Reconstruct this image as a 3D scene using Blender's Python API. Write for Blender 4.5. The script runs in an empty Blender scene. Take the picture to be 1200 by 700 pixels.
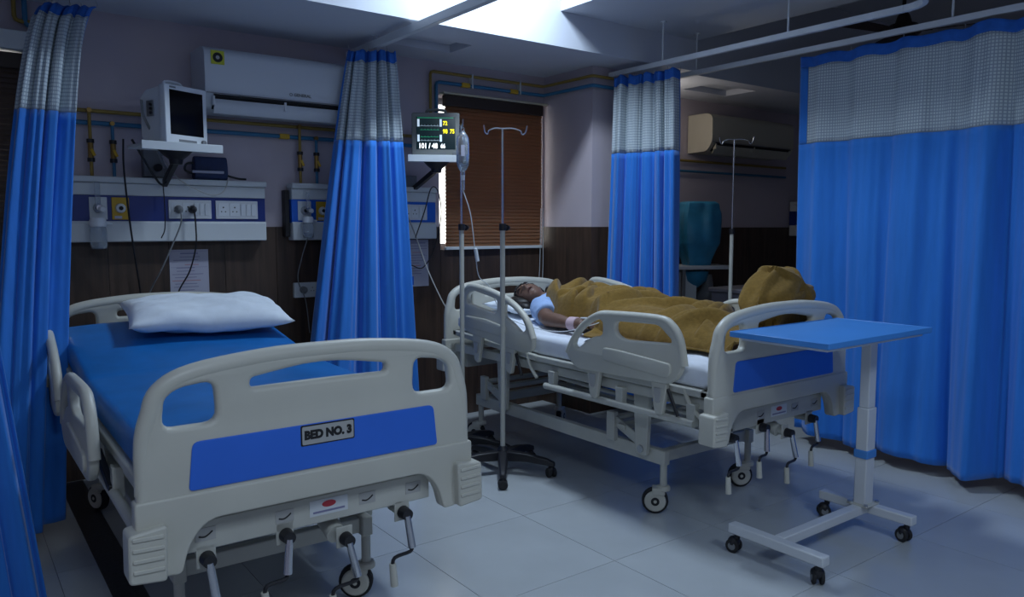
import bpy, bmesh, math, random
import numpy as np
from mathutils import Vector, Matrix, Euler
random.seed(4)
SC = bpy.context.scene
COL = SC.collection
PI = math.pi

# ------------------------------------------------------------------ camera
FPX, EYE = 900.0, 1.35
PITCH, YAW = math.atan(84 / FPX), math.radians(36.7)
cam = bpy.data.cameras.new('camera')
cam.sensor_width = 36.0
cam.lens = 36.0 * FPX / 1200.0
cam.clip_start = 0.02
camo = bpy.data.objects.new('camera', cam)
COL.objects.link(camo)
camo.location = (0, 0, EYE)
camo.rotation_euler = (PI / 2 - PITCH, 0, -YAW)
SC.camera = camo

# ------------------------------------------------------------------ world, exposure, lights
world = bpy.data.worlds.new('world')
SC.world = world
world.use_nodes = True
world.node_tree.nodes['Background'].inputs[0].default_value = (1.0, 0.95, 0.85, 1)
world.node_tree.nodes['Background'].inputs[1].default_value = 2.2
SC.view_settings.view_transform = 'Standard'
SC.view_settings.look = 'None'
SC.view_settings.gamma = 1
SC.view_settings.use_curve_mapping = False
SC.view_settings.exposure = 0.52
LAMP_COL = (0.68, 0.83, 1.0)
COFFER_W = 30.0      # lamp in the open coffer
WARD_FILL_W = 14.0        # each unseen fill panel added over the aisle
FAR_FILL_W = 2.2  # fill lamp added for the far bay


def rgb(c):
    return tuple(c) + (1,) if len(c) == 3 else tuple(c)


# ------------------------------------------------------------------ materials
MATS = {}


def mat(name, color, rough=0.5, metal=0.0, var=0.0, scale=8.0, stretch=(1, 1, 1), bump=0.0, emit=None, estr=0.0,
        alpha=1.0, trans=0.0, spec=None, sheen=0.0, color2=None, coord='Object'):
    if name in MATS:
        return MATS[name]
    m = bpy.data.materials.new(name)
    m.use_nodes = True
    nt = m.node_tree
    b = nt.nodes['Principled BSDF']
    b.inputs['Base Color'].default_value = rgb(color)
    b.inputs['Roughness'].default_value = rough
    b.inputs['Metallic'].default_value = metal
    if spec is not None:
        b.inputs['Specular IOR Level'].default_value = spec
    if trans:
        b.inputs['Transmission Weight'].default_value = trans
    if alpha < 1:
        b.inputs['Alpha'].default_value = alpha
    if sheen:
        b.inputs['Sheen Weight'].default_value = sheen
    if emit:
        b.inputs['Emission Color'].default_value = rgb(emit)
        b.inputs['Emission Strength'].default_value = estr
    if var or bump or color2:
        tc = nt.nodes.new('ShaderNodeTexCoord')
        mp = nt.nodes.new('ShaderNodeMapping')
        mp.inputs['Scale'].default_value = stretch
        nz = nt.nodes.new('ShaderNodeTexNoise')
        nz.inputs['Scale'].default_value = scale
        nz.inputs['Detail'].default_value = 6
        nt.links.new(tc.outputs[coord], mp.inputs[0])
        nt.links.new(mp.outputs[0], nz.inputs[0])
        if var or color2:
            rp = nt.nodes.new('ShaderNodeValToRGB')
            c1 = color2 if color2 else [max(0, c * (1 - var)) for c in color]
            c2 = color if color2 else [min(1, c * (1 + var)) for c in color]
            rp.color_ramp.elements[0].position = 0.3
            rp.color_ramp.elements[1].position = 0.7
            rp.color_ramp.elements[0].color = rgb(c1)
            rp.color_ramp.elements[1].color = rgb(c2)
            nt.links.new(nz.outputs[0], rp.inputs[0])
            nt.links.new(rp.outputs[0], b.inputs['Base Color'])
        if bump:
            bp = nt.nodes.new('ShaderNodeBump')
            bp.inputs['Strength'].default_value = bump
            bp.inputs['Distance'].default_value = 0.01
            nt.links.new(nz.outputs[0], bp.inputs['Height'])
            nt.links.new(bp.outputs[0], b.inputs['Normal'])
    MATS[name] = m
    return m


def net_material():
    m = bpy.data.materials.new('checked_net')
    m.use_nodes = True
    nt = m.node_tree
    b = nt.nodes['Principled BSDF']
    b.inputs['Roughness'].default_value = 0.9
    b.inputs['Specular IOR Level'].default_value = 0.1
    uv = nt.nodes.new('ShaderNodeUVMap')
    sx = nt.nodes.new('ShaderNodeSeparateXYZ')
    nt.links.new(uv.outputs[0], sx.inputs[0])
    outs = []
    for k in (0, 1):
        a = nt.nodes.new('ShaderNodeMath'); a.operation = 'MULTIPLY'; a.inputs[1].default_value = 1 / 0.0175
        f = nt.nodes.new('ShaderNodeMath'); f.operation = 'FRACT'
        g = nt.nodes.new('ShaderNodeMath'); g.operation = 'LESS_THAN'; g.inputs[1].default_value = 0.34
        nt.links.new(sx.outputs[k], a.inputs[0]); nt.links.new(a.outputs[0], f.inputs[0]); nt.links.new(f.outputs[0], g.inputs[0])
        outs.append(g)
    mx = nt.nodes.new('ShaderNodeMath'); mx.operation = 'MAXIMUM'
    nt.links.new(outs[0].outputs[0], mx.inputs[0]); nt.links.new(outs[1].outputs[0], mx.inputs[1])
    mix = nt.nodes.new('ShaderNodeMix'); mix.data_type = 'RGBA'
    mix.inputs[6].default_value = (0.60, 0.66, 0.68, 1)
    mix.inputs[7].default_value = (0.33, 0.39, 0.45, 1)
    nt.links.new(mx.outputs[0], mix.inputs[0])
    nt.links.new(mix.outputs[2], b.inputs['Base Color'])
    MATS['checked_net'] = m
    return m


CREAM = mat('cream_plastic', (0.57, 0.56, 0.49), 0.42, var=0.06, scale=3, bump=0.02)
CREAM_METAL = mat('cream_enamel', (0.52, 0.52, 0.47), 0.45, var=0.10, scale=5)
WHITE_ENAMEL = mat('white_enamel', (0.66, 0.69, 0.72), 0.35, var=0.05, scale=4)
ABS_WHITE = mat('white_plastic', (0.72, 0.76, 0.80), 0.4, var=0.03, scale=3)
PANEL_WHITE = mat('panel_white_enamel', (0.62, 0.66, 0.68), 0.4, var=0.04, scale=4)
BLUE_PANEL = mat('blue_laminate', (0.028, 0.155, 0.72), 0.4, var=0.05, scale=4)
NAVY = mat('navy_band', (0.008, 0.03, 0.20), 0.35)
BLUE_BAND = mat('royal_blue_band', (0.015, 0.13, 0.62), 0.35)
CURTAIN = mat('blue_curtain_cloth', (0.028, 0.20, 0.67), 0.75, var=0.08, scale=30, stretch=(1, 1, .1), sheen=0.3, spec=0.2)
CURTAIN_HEM = mat('blue_curtain_hem', (0.02, 0.14, 0.55), 0.8, var=0.10, scale=20)
NET = net_material()
MATTRESS_BLUE = mat('blue_rexine', (0.006, 0.15, 0.47), 0.42, var=0.12, scale=6, bump=0.08)
SHEET_WHITE = mat('white_linen', (0.74, 0.78, 0.86), 0.85, var=0.05, scale=14, bump=0.25)
PILLOW_WHITE = mat('white_pillowcase', (0.78, 0.84, 0.90), 0.85, var=0.04, scale=20, bump=0.15)
BROWN_BLANKET = mat('mustard_brown_wool', (0.21, 0.125, 0.030), 0.95, var=0.14, scale=60, bump=0.2, sheen=0.15, spec=0.1)
CHROME = mat('chrome', (0.62, 0.64, 0.68), 0.22, 1.0)
STEEL = mat('steel', (0.45, 0.47, 0.50), 0.35, 0.9)
BLACK = mat('black_plastic', (0.012, 0.012, 0.016), 0.45)
RUBBER = mat('black_rubber', (0.02, 0.02, 0.022), 0.8)
GREY_PL = mat('grey_plastic', (0.20, 0.21, 0.22), 0.5)
WALL_PAINT = mat('lavender_wall_paint', (0.52, 0.46, 0.51), 0.75, var=0.05, scale=1.6, bump=0.02)
CEIL_PAINT = mat('white_ceiling_paint', (0.60, 0.63, 0.70), 0.85, var=0.03, scale=1.2)
WOOD = mat('dark_walnut_laminate', (0.078, 0.048, 0.034), 0.45, color2=(0.034, 0.022, 0.017), scale=5, stretch=(7, 7, 0.5), coord='Object')
WOOD_DARK = mat('dark_seam', (0.012, 0.009, 0.008), 0.7)
TILE = mat('white_vitrified_tile', (0.47, 0.50, 0.52), 0.20, var=0.06, scale=2.5)
GROUT = mat('grey_grout', (0.20, 0.21, 0.23), 0.9)
GRANITE = mat('black_granite', (0.06, 0.06, 0.07), 0.3, color2=(0.010, 0.010, 0.014), scale=90)
SLAT = mat('brown_wood_slat', (0.26, 0.125, 0.06), 0.5, var=0.18, scale=4, stretch=(.4, 8, 8))
SLAT_DARK = mat('dark_brown_slat', (0.055, 0.036, 0.028), 0.55, var=0.15, scale=4, stretch=(.4, 8, 8))
def translucent(m, w):
    nt = m.node_tree
    b = nt.nodes['Principled BSDF']; out = nt.nodes['Material Output']
    tr = nt.nodes.new('ShaderNodeBsdfTranslucent'); mx = nt.nodes.new('ShaderNodeMixShader'); mx.inputs[0].default_value = w
    tr.inputs[0].default_value = (0.42, 0.20, 0.10, 1)
    nt.links.new(b.outputs[0], mx.inputs[1]); nt.links.new(tr.outputs[0], mx.inputs[2]); nt.links.new(mx.outputs[0], out.inputs[0])


translucent(SLAT, .22)
DARK_BROWN = mat('dark_brown_head_box', (0.035, 0.020, 0.014), 0.5)
GLASS = mat('window_glass', (0.9, 0.95, 1.0), 0.02, trans=1.0, spec=0.5)
CLEAR = mat('clear_plastic', (0.80, 0.86, 0.92), 0.12, trans=0.85)
FLUID = mat('saline', (0.80, 0.88, 0.95), 0.05, trans=0.9)
YELLOW_PIPE = mat('yellow_pipe_paint', (0.30, 0.20, 0.035), 0.5)
BLUE_PIPE = mat('blue_pipe_paint', (0.03, 0.17, 0.32), 0.45)
YELLOW = mat('yellow_label', (0.60, 0.36, 0.02), 0.5)
LIME = mat('yellow_sticker', (0.55, 0.56, 0.03), 0.5)
BRASS = mat('brass', (0.32, 0.20, 0.06), 0.4, 0.8)
PAPER = mat('printed_paper', (0.46, 0.46, 0.56), 0.8)
PAPER_INK = mat('paper_ink', (0.22, 0.22, 0.36), 0.8)
PAPER_RED = mat('paper_red_ink', (0.45, 0.18, 0.20), 0.8)
INK = mat('black_ink', (0.008, 0.008, 0.010), 0.6)
RED_INK = mat('red_ink', (0.5, 0.04, 0.06), 0.6)
LABEL_GREY = mat('label_grey', (0.42, 0.42, 0.41), 0.5)
SKIN = mat('brown_skin', (0.165, 0.088, 0.062), 0.55, var=0.08, scale=10)
LIP = mat('lip_skin', (0.12, 0.045, 0.04), 0.5)
HAIR = mat('black_hair', (0.006, 0.005, 0.006), 0.5, var=0.3, scale=40, stretch=(1, 8, 1))
GOWN = mat('pale_blue_gown_cloth', (0.33, 0.47, 0.76), 0.9, var=0.05, scale=25, bump=0.2)
GOWN_TRIM = mat('blue_gown_trim', (0.10, 0.18, 0.45), 0.9)
BANDAGE = mat('pink_medical_tape', (0.62, 0.45, 0.50), 0.8)
SCREEN_OFF = mat('dark_screen', (0.004, 0.004, 0.006), 0.08)
SCREEN_ON = mat('lit_screen', (0.003, 0.010, 0.014), 0.15, emit=(0.005, 0.03, 0.04), estr=0.2)
EM_WHITE = mat('screen_white', (0.8, 0.8, 0.8), 0.5, emit=(0.9, 0.95, 1), estr=1.2)
EM_YELLOW = mat('screen_yellow', (0.8, 0.7, 0.0), 0.5, emit=(1, 0.85, 0.02), estr=0.9)
EM_GREEN = mat('screen_green', (0.0, 0.5, 0.2), 0.5, emit=(0.05, 0.6, 0.3), estr=0.4)
EM_PALE = mat('screen_pale_bar', (0.5, 0.6, 0.7), 0.5, emit=(0.55, 0.7, 0.85), estr=0.6)
BEZEL = mat('beige_bezel', (0.20, 0.21, 0.20), 0.5)
CUFF = mat('navy_nylon', (0.012, 0.025, 0.085), 0.7, var=0.2, scale=20)
DUSTCOVER = mat('blue_plastic_dust_cover', (0.03, 0.24, 0.42), 0.4, var=0.25, scale=5, bump=0.3)
LAMP_EM = mat('lamp_diffuser', (0.9, 0.95, 1), 0.5, emit=LAMP_COL, estr=1.0)
AC_BODY = mat('air_conditioner_plastic', (0.58, 0.62, 0.68), 0.35, var=0.02, scale=2)
AC_OLD = mat('cream_air_conditioner_plastic', (0.50, 0.47, 0.38), 0.45, var=0.03, scale=2)
FAN_MAT = mat('dark_brown_fan_enamel', (0.03, 0.022, 0.02), 0.4)
GREY_CAB = mat('grey_cabinet_enamel', (0.25, 0.25, 0.29), 0.5)
TABLE_BLUE = mat('table_blue_laminate', (0.07, 0.28, 0.72), 0.38, var=0.04, scale=5)


# ------------------------------------------------------------------ mesh helpers
def smooth_path(pts, n=8):
    pts = [Vector(p) for p in pts]
    if len(pts) < 3:
        return pts
    P = [2 * pts[0] - pts[1]] + pts + [2 * pts[-1] - pts[-2]]
    out = []
    for i in range(1, len(P) - 2):
        a, b, c, d = P[i - 1], P[i], P[i + 1], P[i + 2]
        for k in range(n):
            t = k / n
            out.append(0.5 * ((2 * b) + (c - a) * t + (2 * a - 5 * b + 4 * c - d) * t * t + (3 * b - a - 3 * c + d) * t ** 3))
    out.append(pts[-1])
    return out


def round_poly(pts, r, n=6):
    """2-D polygon with rounded corners; r is a number or one per corner"""
    out = []
    N = len(pts)
    for i in range(N):
        p0, p, p1 = Vector(pts[i - 1]), Vector(pts[i]), Vector(pts[(i + 1) % N])
        rr = r[i] if isinstance(r, (list, tuple)) else r
        a, b = (p0 - p), (p1 - p)
        la, lb = a.length, b.length
        d = min(rr, la * 0.49, lb * 0.49)
        if d < 1e-5:
            out.append(tuple(p)); continue
        A, B = p + a / la * d, p + b / lb * d
        for k in range(n + 1):
            t = k / n
            q = A * (1 - t) ** 2 + p * 2 * t * (1 - t) + B * t * t
            out.append(tuple(q))
    return out


def link(o, parent=None):
    COL.objects.link(o)
    if parent is not None:
        o.parent = parent
    return o


class MB:
    def __init__(s):
        s.v, s.f = [], []

    def add(s, vs, fs):
        o = len(s.v)
        s.v += [tuple(v) for v in vs]
        s.f += [tuple(i + o for i in f) for f in fs]
        return s

    def box(s, c, d, rot=None):
        x, y, z = d[0] / 2, d[1] / 2, d[2] / 2
        vs = [Vector((i, j, k)) for i in (-x, x) for j in (-y, y) for k in (-z, z)]
        if rot is not None:
            R = Euler(rot).to_matrix()
            vs = [R @ v for v in vs]
        vs = [v + Vector(c) for v in vs]
        return s.add(vs, [(0, 1, 3, 2), (4, 6, 7, 5), (0, 4, 5, 1), (2, 3, 7, 6), (0, 2, 6, 4), (1, 5, 7, 3)])

    def bb(s, x0, x1, y0, y1, z0, z1):
        return s.box(((x0 + x1) / 2, (y0 + y1) / 2, (z0 + z1) / 2), (abs(x1 - x0), abs(y1 - y0), abs(z1 - z0)))

    def beam(s, p0, p1, w, h):
        """box of cross-section w x h between two points"""
        p0, p1 = Vector(p0), Vector(p1)
        d = (p1 - p0).normalized()
        up = Vector((0, 0, 1)) if abs(d.z) < 0.95 else Vector((0, 1, 0))
        r = d.cross(up).normalized(); u = r.cross(d)
        vs = []
        for p in (p0, p1):
            for a, b in ((-1, -1), (1, -1), (1, 1), (-1, 1)):
                vs.append(p + r * a * w / 2 + u * b * h / 2)
        return s.add(vs, [(0, 1, 2, 3), (7, 6, 5, 4), (0, 4, 5, 1), (1, 5, 6, 2), (2, 6, 7, 3), (3, 7, 4, 0)])

    def cyl(s, p0, p1, r0, r1=None, n=16, cap=True):
        r1 = r0 if r1 is None else r1
        p0, p1 = Vector(p0), Vector(p1)
        d = (p1 - p0).normalized()
        up = Vector((0, 0, 1)) if abs(d.z) < 0.95 else Vector((1, 0, 0))
        a = d.cross(up).normalized(); b = d.cross(a)
        vs, fs = [], []
        for p, r in ((p0, r0), (p1, r1)):
            for k in range(n):
                t = 2 * PI * k / n
                vs.append(p + a * math.cos(t) * r + b * math.sin(t) * r)
        for k in range(n):
            fs.append((k, (k + 1) % n, n + (k + 1) % n, n + k))
        if cap:
            fs += [tuple(reversed(range(n))), tuple(range(n, 2 * n))]
        return s.add(vs, fs)

    def tube(s, pts, r, n=8, smooth=0, cap=True):
        P = smooth_path(pts, smooth) if smooth else [Vector(p) for p in pts]
        m = len(P)
        vs, fs = [], []
        prev = None
        for i, p in enumerate(P):
            d = (P[min(i + 1, m - 1)] - P[max(i - 1, 0)]).normalized()
            if prev is None:
                up = Vector((0, 0, 1)) if abs(d.z) < 0.9 else Vector((1, 0, 0))
                a = d.cross(up).normalized()
            else:
                a = (prev - d * prev.dot(d)).normalized()
            prev = a
            b = d.cross(a)
            rr = r[i] if isinstance(r, (list, tuple)) else r
            for k in range(n):
                t = 2 * PI * k / n
                vs.append(p + a * math.cos(t) * rr + b * math.sin(t) * rr)
        for i in range(m - 1):
            for k in range(n):
                fs.append((i * n + k, i * n + (k + 1) % n, (i + 1) * n + (k + 1) % n, (i + 1) * n + k))
        if cap:
            fs += [tuple(reversed(range(n))), tuple(range((m - 1) * n, m * n))]
        return s.add(vs, fs)

    def lathe(s, prof, c=(0, 0, 0), axis='z', n=20):
        """prof: list of (radius, height)"""
        vs, fs = [], []
        for r, h in prof:
            for k in range(n):
                t = 2 * PI * k / n
                p = (r * math.cos(t), r * math.sin(t), h)
                if axis == 'x':
                    p = (p[2], p[0], p[1])
                elif axis == 'y':
                    p = (p[1], p[2], p[0])
                vs.append((p[0] + c[0], p[1] + c[1], p[2] + c[2]))
        m = len(prof)
        for i in range(m - 1):
            for k in range(n):
                fs.append((i * n + k, i * n + (k + 1) % n, (i + 1) * n + (k + 1) % n, (i + 1) * n + k))
        fs += [tuple(reversed(range(n))), tuple(range((m - 1) * n, m * n))]
        return s.add(vs, fs)

    def sphere(s, c, r, nu=12, nv=8):
        rx, ry, rz = r if isinstance(r, (tuple, list)) else (r, r, r)
        vs, fs = [], []
        for j in range(nv + 1):
            ph = PI * j / nv
            rr = max(math.sin(ph), 1e-3)
            for k in range(nu):
                t = 2 * PI * k / nu
                vs.append((c[0] + rx * rr * math.cos(t), c[1] + ry * rr * math.sin(t), c[2] - rz * math.cos(ph)))
        for j in range(nv):
            for k in range(nu):
                fs.append((j * nu + k, j * nu + (k + 1) % nu, (j + 1) * nu + (k + 1) % nu, (j + 1) * nu + k))
        fs += [tuple(reversed(range(nu))), tuple(range(nv * nu, (nv + 1) * nu))]
        return s.add(vs, fs)

    def prism(s, pts, a0, a1, plane='xz'):
        n = len(pts)
        vs = []
        for a in (a0, a1):
            for p, q in pts:
                vs.append({'xz': (p, a, q), 'yz': (a, p, q), 'xy': (p, q, a)}[plane])
        fs = [tuple(range(n)), tuple(reversed(range(n, 2 * n)))]
        for i in range(n):
            j = (i + 1) % n
            fs.append((i, n + i, n + j, j))
        return s.add(vs, fs)

    def xform(s, M):
        s.v = [tuple(M @ Vector(v)) for v in s.v]
        return s

    def mesh(s, name, m=None):
        me = bpy.data.meshes.new(name)
        me.from_pydata(s.v, [], s.f)
        bm = bmesh.new(); bm.from_mesh(me)
        bmesh.ops.recalc_face_normals(bm, faces=bm.faces)
        bm.to_mesh(me); bm.free()
        if m:
            me.materials.append(m)
        return me

    def build(s, name, m, parent=None, bevel=0.0, smooth=True, seg=2):
        me = s.mesh(name, m)
        o = link(bpy.data.objects.new(name, me), parent)
        if bevel:
            md = o.modifiers.new('bevel', 'BEVEL'); md.width = bevel; md.segments = seg; md.limit_method = 'ANGLE'
            md.angle_limit = math.radians(40)
        if smooth:
            me.shade_smooth(); me.set_sharp_from_angle(angle=math.radians(38))
        return o


def curve_plate(name, outer, holes, depth, bev, m, parent=None, plane='xz', at=0.0):
    """rounded moulded plate with holes, drawn in 2-D and converted to a mesh"""
    cu = bpy.data.curves.new(name, 'CURVE')
    cu.dimensions = '2D'; cu.fill_mode = 'BOTH'
    cu.extrude = max(depth / 2 - bev, 0.0005); cu.bevel_depth = bev; cu.bevel_resolution = 2; cu.offset = -bev
    for k, pl in enumerate([outer] + holes):
        sp = cu.splines.new('POLY'); sp.points.add(len(pl) - 1)
        for i, (a, b) in enumerate(pl):
            sp.points[i].co = (a, b, 0, 1)
        sp.use_cyclic_u = True
    t = bpy.data.objects.new('tmp_curve', cu); COL.objects.link(t)
    dg = bpy.context.evaluated_depsgraph_get()
    me = bpy.data.meshes.new_from_object(t.evaluated_get(dg))
    bpy.data.objects.remove(t); bpy.data.curves.remove(cu)
    for v in me.vertices:
        a, b, c = v.co
        v.co = {'xz': (a, at + c, b), 'yz': (at + c, a, b), 'xy': (a, b, at + c)}[plane]
    bm = bmesh.new(); bm.from_mesh(me)
    bmesh.ops.remove_doubles(bm, verts=bm.verts, dist=1e-5)
    bmesh.ops.recalc_face_normals(bm, faces=bm.faces); bm.to_mesh(me); bm.free()
    me.name = name
    me.materials.clear(); me.materials.append(m)
    me.shade_smooth(); me.set_sharp_from_angle(angle=math.radians(40))
    return link(bpy.data.objects.new(name, me), parent)


def text(name, body, size, m, parent, M, extrude=0.0006, bold=0.0, align='CENTER'):
    cu = bpy.data.curves.new(name, 'FONT')
    cu.body = body; cu.size = size; cu.extrude = extrude; cu.offset = bold
    cu.align_x = align; cu.align_y = 'CENTER'; cu.resolution_u = 3
    t = bpy.data.objects.new('tmp_text', cu); COL.objects.link(t)
    dg = bpy.context.evaluated_depsgraph_get()
    me = bpy.data.meshes.new_from_object(t.evaluated_get(dg))
    bpy.data.objects.remove(t); bpy.data.curves.remove(cu)
    me.transform(M); me.name = name
    me.materials.clear(); me.materials.append(m)
    return link(bpy.data.objects.new(name, me), parent)


FRONT = Matrix.Rotation(PI / 2, 4, 'X')        # text facing -y


def thing(name, label, cat, loc=(0, 0, 0), rz=0.0, group=None):
    o = bpy.data.objects.new(name, None)
    o.empty_display_size = 0.1
    COL.objects.link(o)
    o.location = loc; o.rotation_euler = (0, 0, rz)
    return tag(o, label, cat, group)


def tag(o, label, cat, group=None):
    o['label'] = label; o['category'] = cat
    if group:
        o['group'] = group
    return o


def struct(o, label=None, cat=None):
    o['kind'] = 'structure'
    if label:
        o['label'] = label; o['category'] = cat
    return o


def evaluated(o, name, m):
    """freeze an object's modifiers into a new mesh, drop the source"""
    dg = bpy.context.evaluated_depsgraph_get()
    me = bpy.data.meshes.new_from_object(o.evaluated_get(dg))
    bpy.data.objects.remove(o)
    me.name = name; me.materials.clear(); me.materials.append(m)
    me.shade_smooth()
    return me


# ------------------------------------------------------------------ the room
XL, XR, YB, YW = -1.6, 8.2, -2.4, 4.6       # left, right, behind the camera, head wall
COLX0, COLX1, COLY = 3.73, 4.36, 4.06
ZS, ZC, ZH = 2.47, 2.686, 3.25              # soffit, false ceiling, old ceiling
XE = 4.46
WIN = (2.80, 3.715, 1.19, 2.25)              # x0,x1,z0,z1 of the window behind the second bed
WIN2 = (-0.95, 0.42, 0.95, 2.22)

# floor: slab + single tiles
fl = struct(MB().bb(XL, XR, YB, YW, -0.12, -0.004).build('floor', GROUT), 'pale vitrified tile floor of the ward', 'floor')
TS = 0.61
nx0, nx1 = int(math.floor((XL - 2.13) / TS)), int(math.ceil((XR - 2.13) / TS))
ny0, ny1 = int(math.floor((YB - 1.55) / TS)), int(math.ceil((YW - 1.55) / TS))
tile_me = MB().bb(0.0012, TS - 0.0012, 0.0012, TS - 0.0012, -0.004, 0).mesh('tile', TILE)
for i in range(nx0, nx1):
    for j in range(ny0, ny1):
        x0, y0 = 2.13 + i * TS, 1.55 + j * TS
        if x0 >= XL and y0 >= YB and x0 + TS <= XR and y0 + TS <= YW:
            t = link(bpy.data.objects.new('tile', tile_me), fl); t.location = (x0, y0, 0)
        else:
            a0, a1, b0, b1 = max(x0, XL), min(x0 + TS, XR), max(y0, YB), min(y0 + TS, YW)
            if a1 - a0 > .01 and b1 - b0 > .01:
                MB().bb(a0 + .0012, a1 - .0012, b0 + .0012, b1 - .0012, -.004, 0).build('tile', TILE, fl, smooth=False)
gs = MB().bb(0.44, 0.55, 0.6, YW - .02, -.003, 0.0015).build('trim_1', GRANITE)
struct(gs, 'black granite strip let into the floor beside the empty bed', 'floor strip')


def wall_with_hole(name, y, x0, x1, hole_list, z1, th=0.22):
    m = MB()
    xs = x0
    for (a, b, c, d) in hole_list:
        m.bb(xs, a, y, y + th, 0, z1)
        m.bb(a, b, y, y + th, 0, c)
        m.bb(a, b, y, y + th, d, z1)
        xs = b
    m.bb(xs, x1, y, y + th, 0, z1)
    return struct(m.build(name, WALL_PAINT, smooth=False), 'lavender painted head wall with dark wood wainscot', 'wall')


wb = wall_with_hole('wall_back', YW, XL, XR, [WIN2, WIN], ZH)
struct(MB().bb(XL - .15, XL, YB, YW + .22, 0, ZH).build('wall_left', WALL_PAINT, smooth=False))
struct(MB().bb(XR, XR + .15, YB, YW + .22, 0, ZH).build('wall_right', WALL_PAINT, smooth=False))
struct(MB().bb(XL - .15, XR + .15, YB - .15, YB, 0, ZH).build('wall_front', WALL_PAINT, smooth=False))
colm = struct(MB().bb(COLX0, COLX1, COLY, YW, 0, ZS).build('wall_pillar', WALL_PAINT, smooth=False),
              'lavender pillar jutting out right of the window', 'pillar')
# a shallow pier at the far end of the next bay
struct(MB().bb(7.75, XR, 4.42, YW, 0, ZS).build('wall_pier', WALL_PAINT, smooth=False))

# wainscot boards, each a child of the wall it clads
WT = 0.012


def boards_x(parent, x0, x1, y, top, w=0.305, low=0.0):
    x = x0
    while x < x1 - 0.01:
        e = min(x + w, x1)
        MB().bb(x + .0012, e - .0012, y - WT, y, low, top).build('panel', WOOD, parent, smooth=False)
        x = e


boards_x(wb, XL, WIN2[0], YW, 1.35)
boards_x(wb, WIN2[0], WIN2[1], YW, WIN2[2])
boards_x(wb, WIN2[1], WIN[0], YW, 1.35)
boards_x(wb, WIN[0], WIN[1], YW, WIN[2])
boards_x(wb, WIN[1], COLX0, YW, 1.35)
boards_x(wb, COLX1, 7.75, YW, 1.345)
boards_x(colm, COLX0 - WT, COLX1, COLY, 1.35)
y = COLY
while y < YW - WT - .01:
    e = min(y + .27, YW - WT)
    MB().bb(COLX0 - WT, COLX0, y, e - .0015, 0, 1.35).build('panel', WOOD, colm, smooth=False)
    y = e

# ceilings -----------------------------------------------------------
CX0, CX1, CY0 = 0.75, 3.18, 1.9            # open coffer


def slab(name, x0, x1, y0, y1, z0, z1, label=None, cat=None):
    return struct(MB().bb(x0, x1, y0, y1, z0, z1).build(name, CEIL_PAINT, smooth=False), label, cat)


slab('ceiling', XL, XR, YB, YW, ZH, ZH + .15, 'old high ceiling above the dropped ceiling', 'ceiling')


def soffit(name, x0, x1, y0, y1, hx0, hx1, hy0, hy1, zt, label):
    m = MB()
    zb = ZS
    m.bb(x0, hx0, y0, y1, zb, zt); m.bb(hx1, x1, y0, y1, zb, zt)
    m.bb(hx0, hx1, y0, hy0, zb, zt); m.bb(hx0, hx1, hy1, y1, zb, zt)
    m.bb(hx0, hx1, hy0, hy1, zb + .07, zt)
    o = struct(m.build(name, CEIL_PAINT, smooth=False), label, 'ceiling')
    MB().bb(hx0 + .015, hx1 - .015, hy0 + .015, hy1 - .015, zb + .045, zb + .055).build('hatch_panel', CEIL_PAINT, o, smooth=False)
    return o


soffit('ceiling_soffit', XL, XE, 3.76, YW, 2.30, 2.72, 4.06, 4.32, ZH, 'dropped soffit over the bed heads with a hatch by the window')
soffit('ceiling_soffit', XE, XR, 3.85, YW, 4.95, 5.5, 4.0, 4.3, ZH, 'dropped soffit over the darker far bay')
slab('ceiling_false', CX1, XE, YB, 3.76, ZC, ZC + .05, 'flat dropped ceiling panel beside the bright coffer', 'ceiling')
slab('ceiling_false', XL, CX0, YB, 3.76, ZC, ZC + .05)
slab('ceiling_false', CX0, CX1, YB, CY0, ZC, ZC + .05)
# upstands of the coffer
struct(MB().bb(CX1, CX1 + .04, CY0, 3.76, ZC + .05, ZH).bb(CX0 - .04, CX0, CY0, 3.76, ZC + .05, ZH)
       .bb(CX0, CX1, CY0 - .04, CY0, ZC + .05, ZH).build('ceiling_coffer', CEIL_PAINT, smooth=False))
struct(MB().bb(XE - .04, XE, YB, 3.76, ZC + .05, ZH).build('ceiling_upstand', CEIL_PAINT, smooth=False))


def lamp_panel(label, x, y, z, sx, sy, watts, group=None):
    t = thing('ceiling_light', label, 'light', (x, y, z), 0, group)
    MB().bb(-sx / 2, sx / 2, -sy / 2, sy / 2, -0.005, 0.03).build('housing', WHITE_ENAMEL, t, bevel=.004)
    MB().bb(-sx / 2 + .02, sx / 2 - .02, -sy / 2 + .02, sy / 2 - .02, -.010, -0.005).build('diffuser', LAMP_EM, t, smooth=False)
    l = bpy.data.lights.new('lamp_glow', 'AREA'); l.shape = 'RECTANGLE'; l.size = sx - .05; l.size_y = sy - .05
    l.energy = watts; l.color = LAMP_COL
    lo = bpy.data.objects.new('lamp_glow', l); link(lo, t); lo.location = (0, 0, -0.016)
    return t


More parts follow.
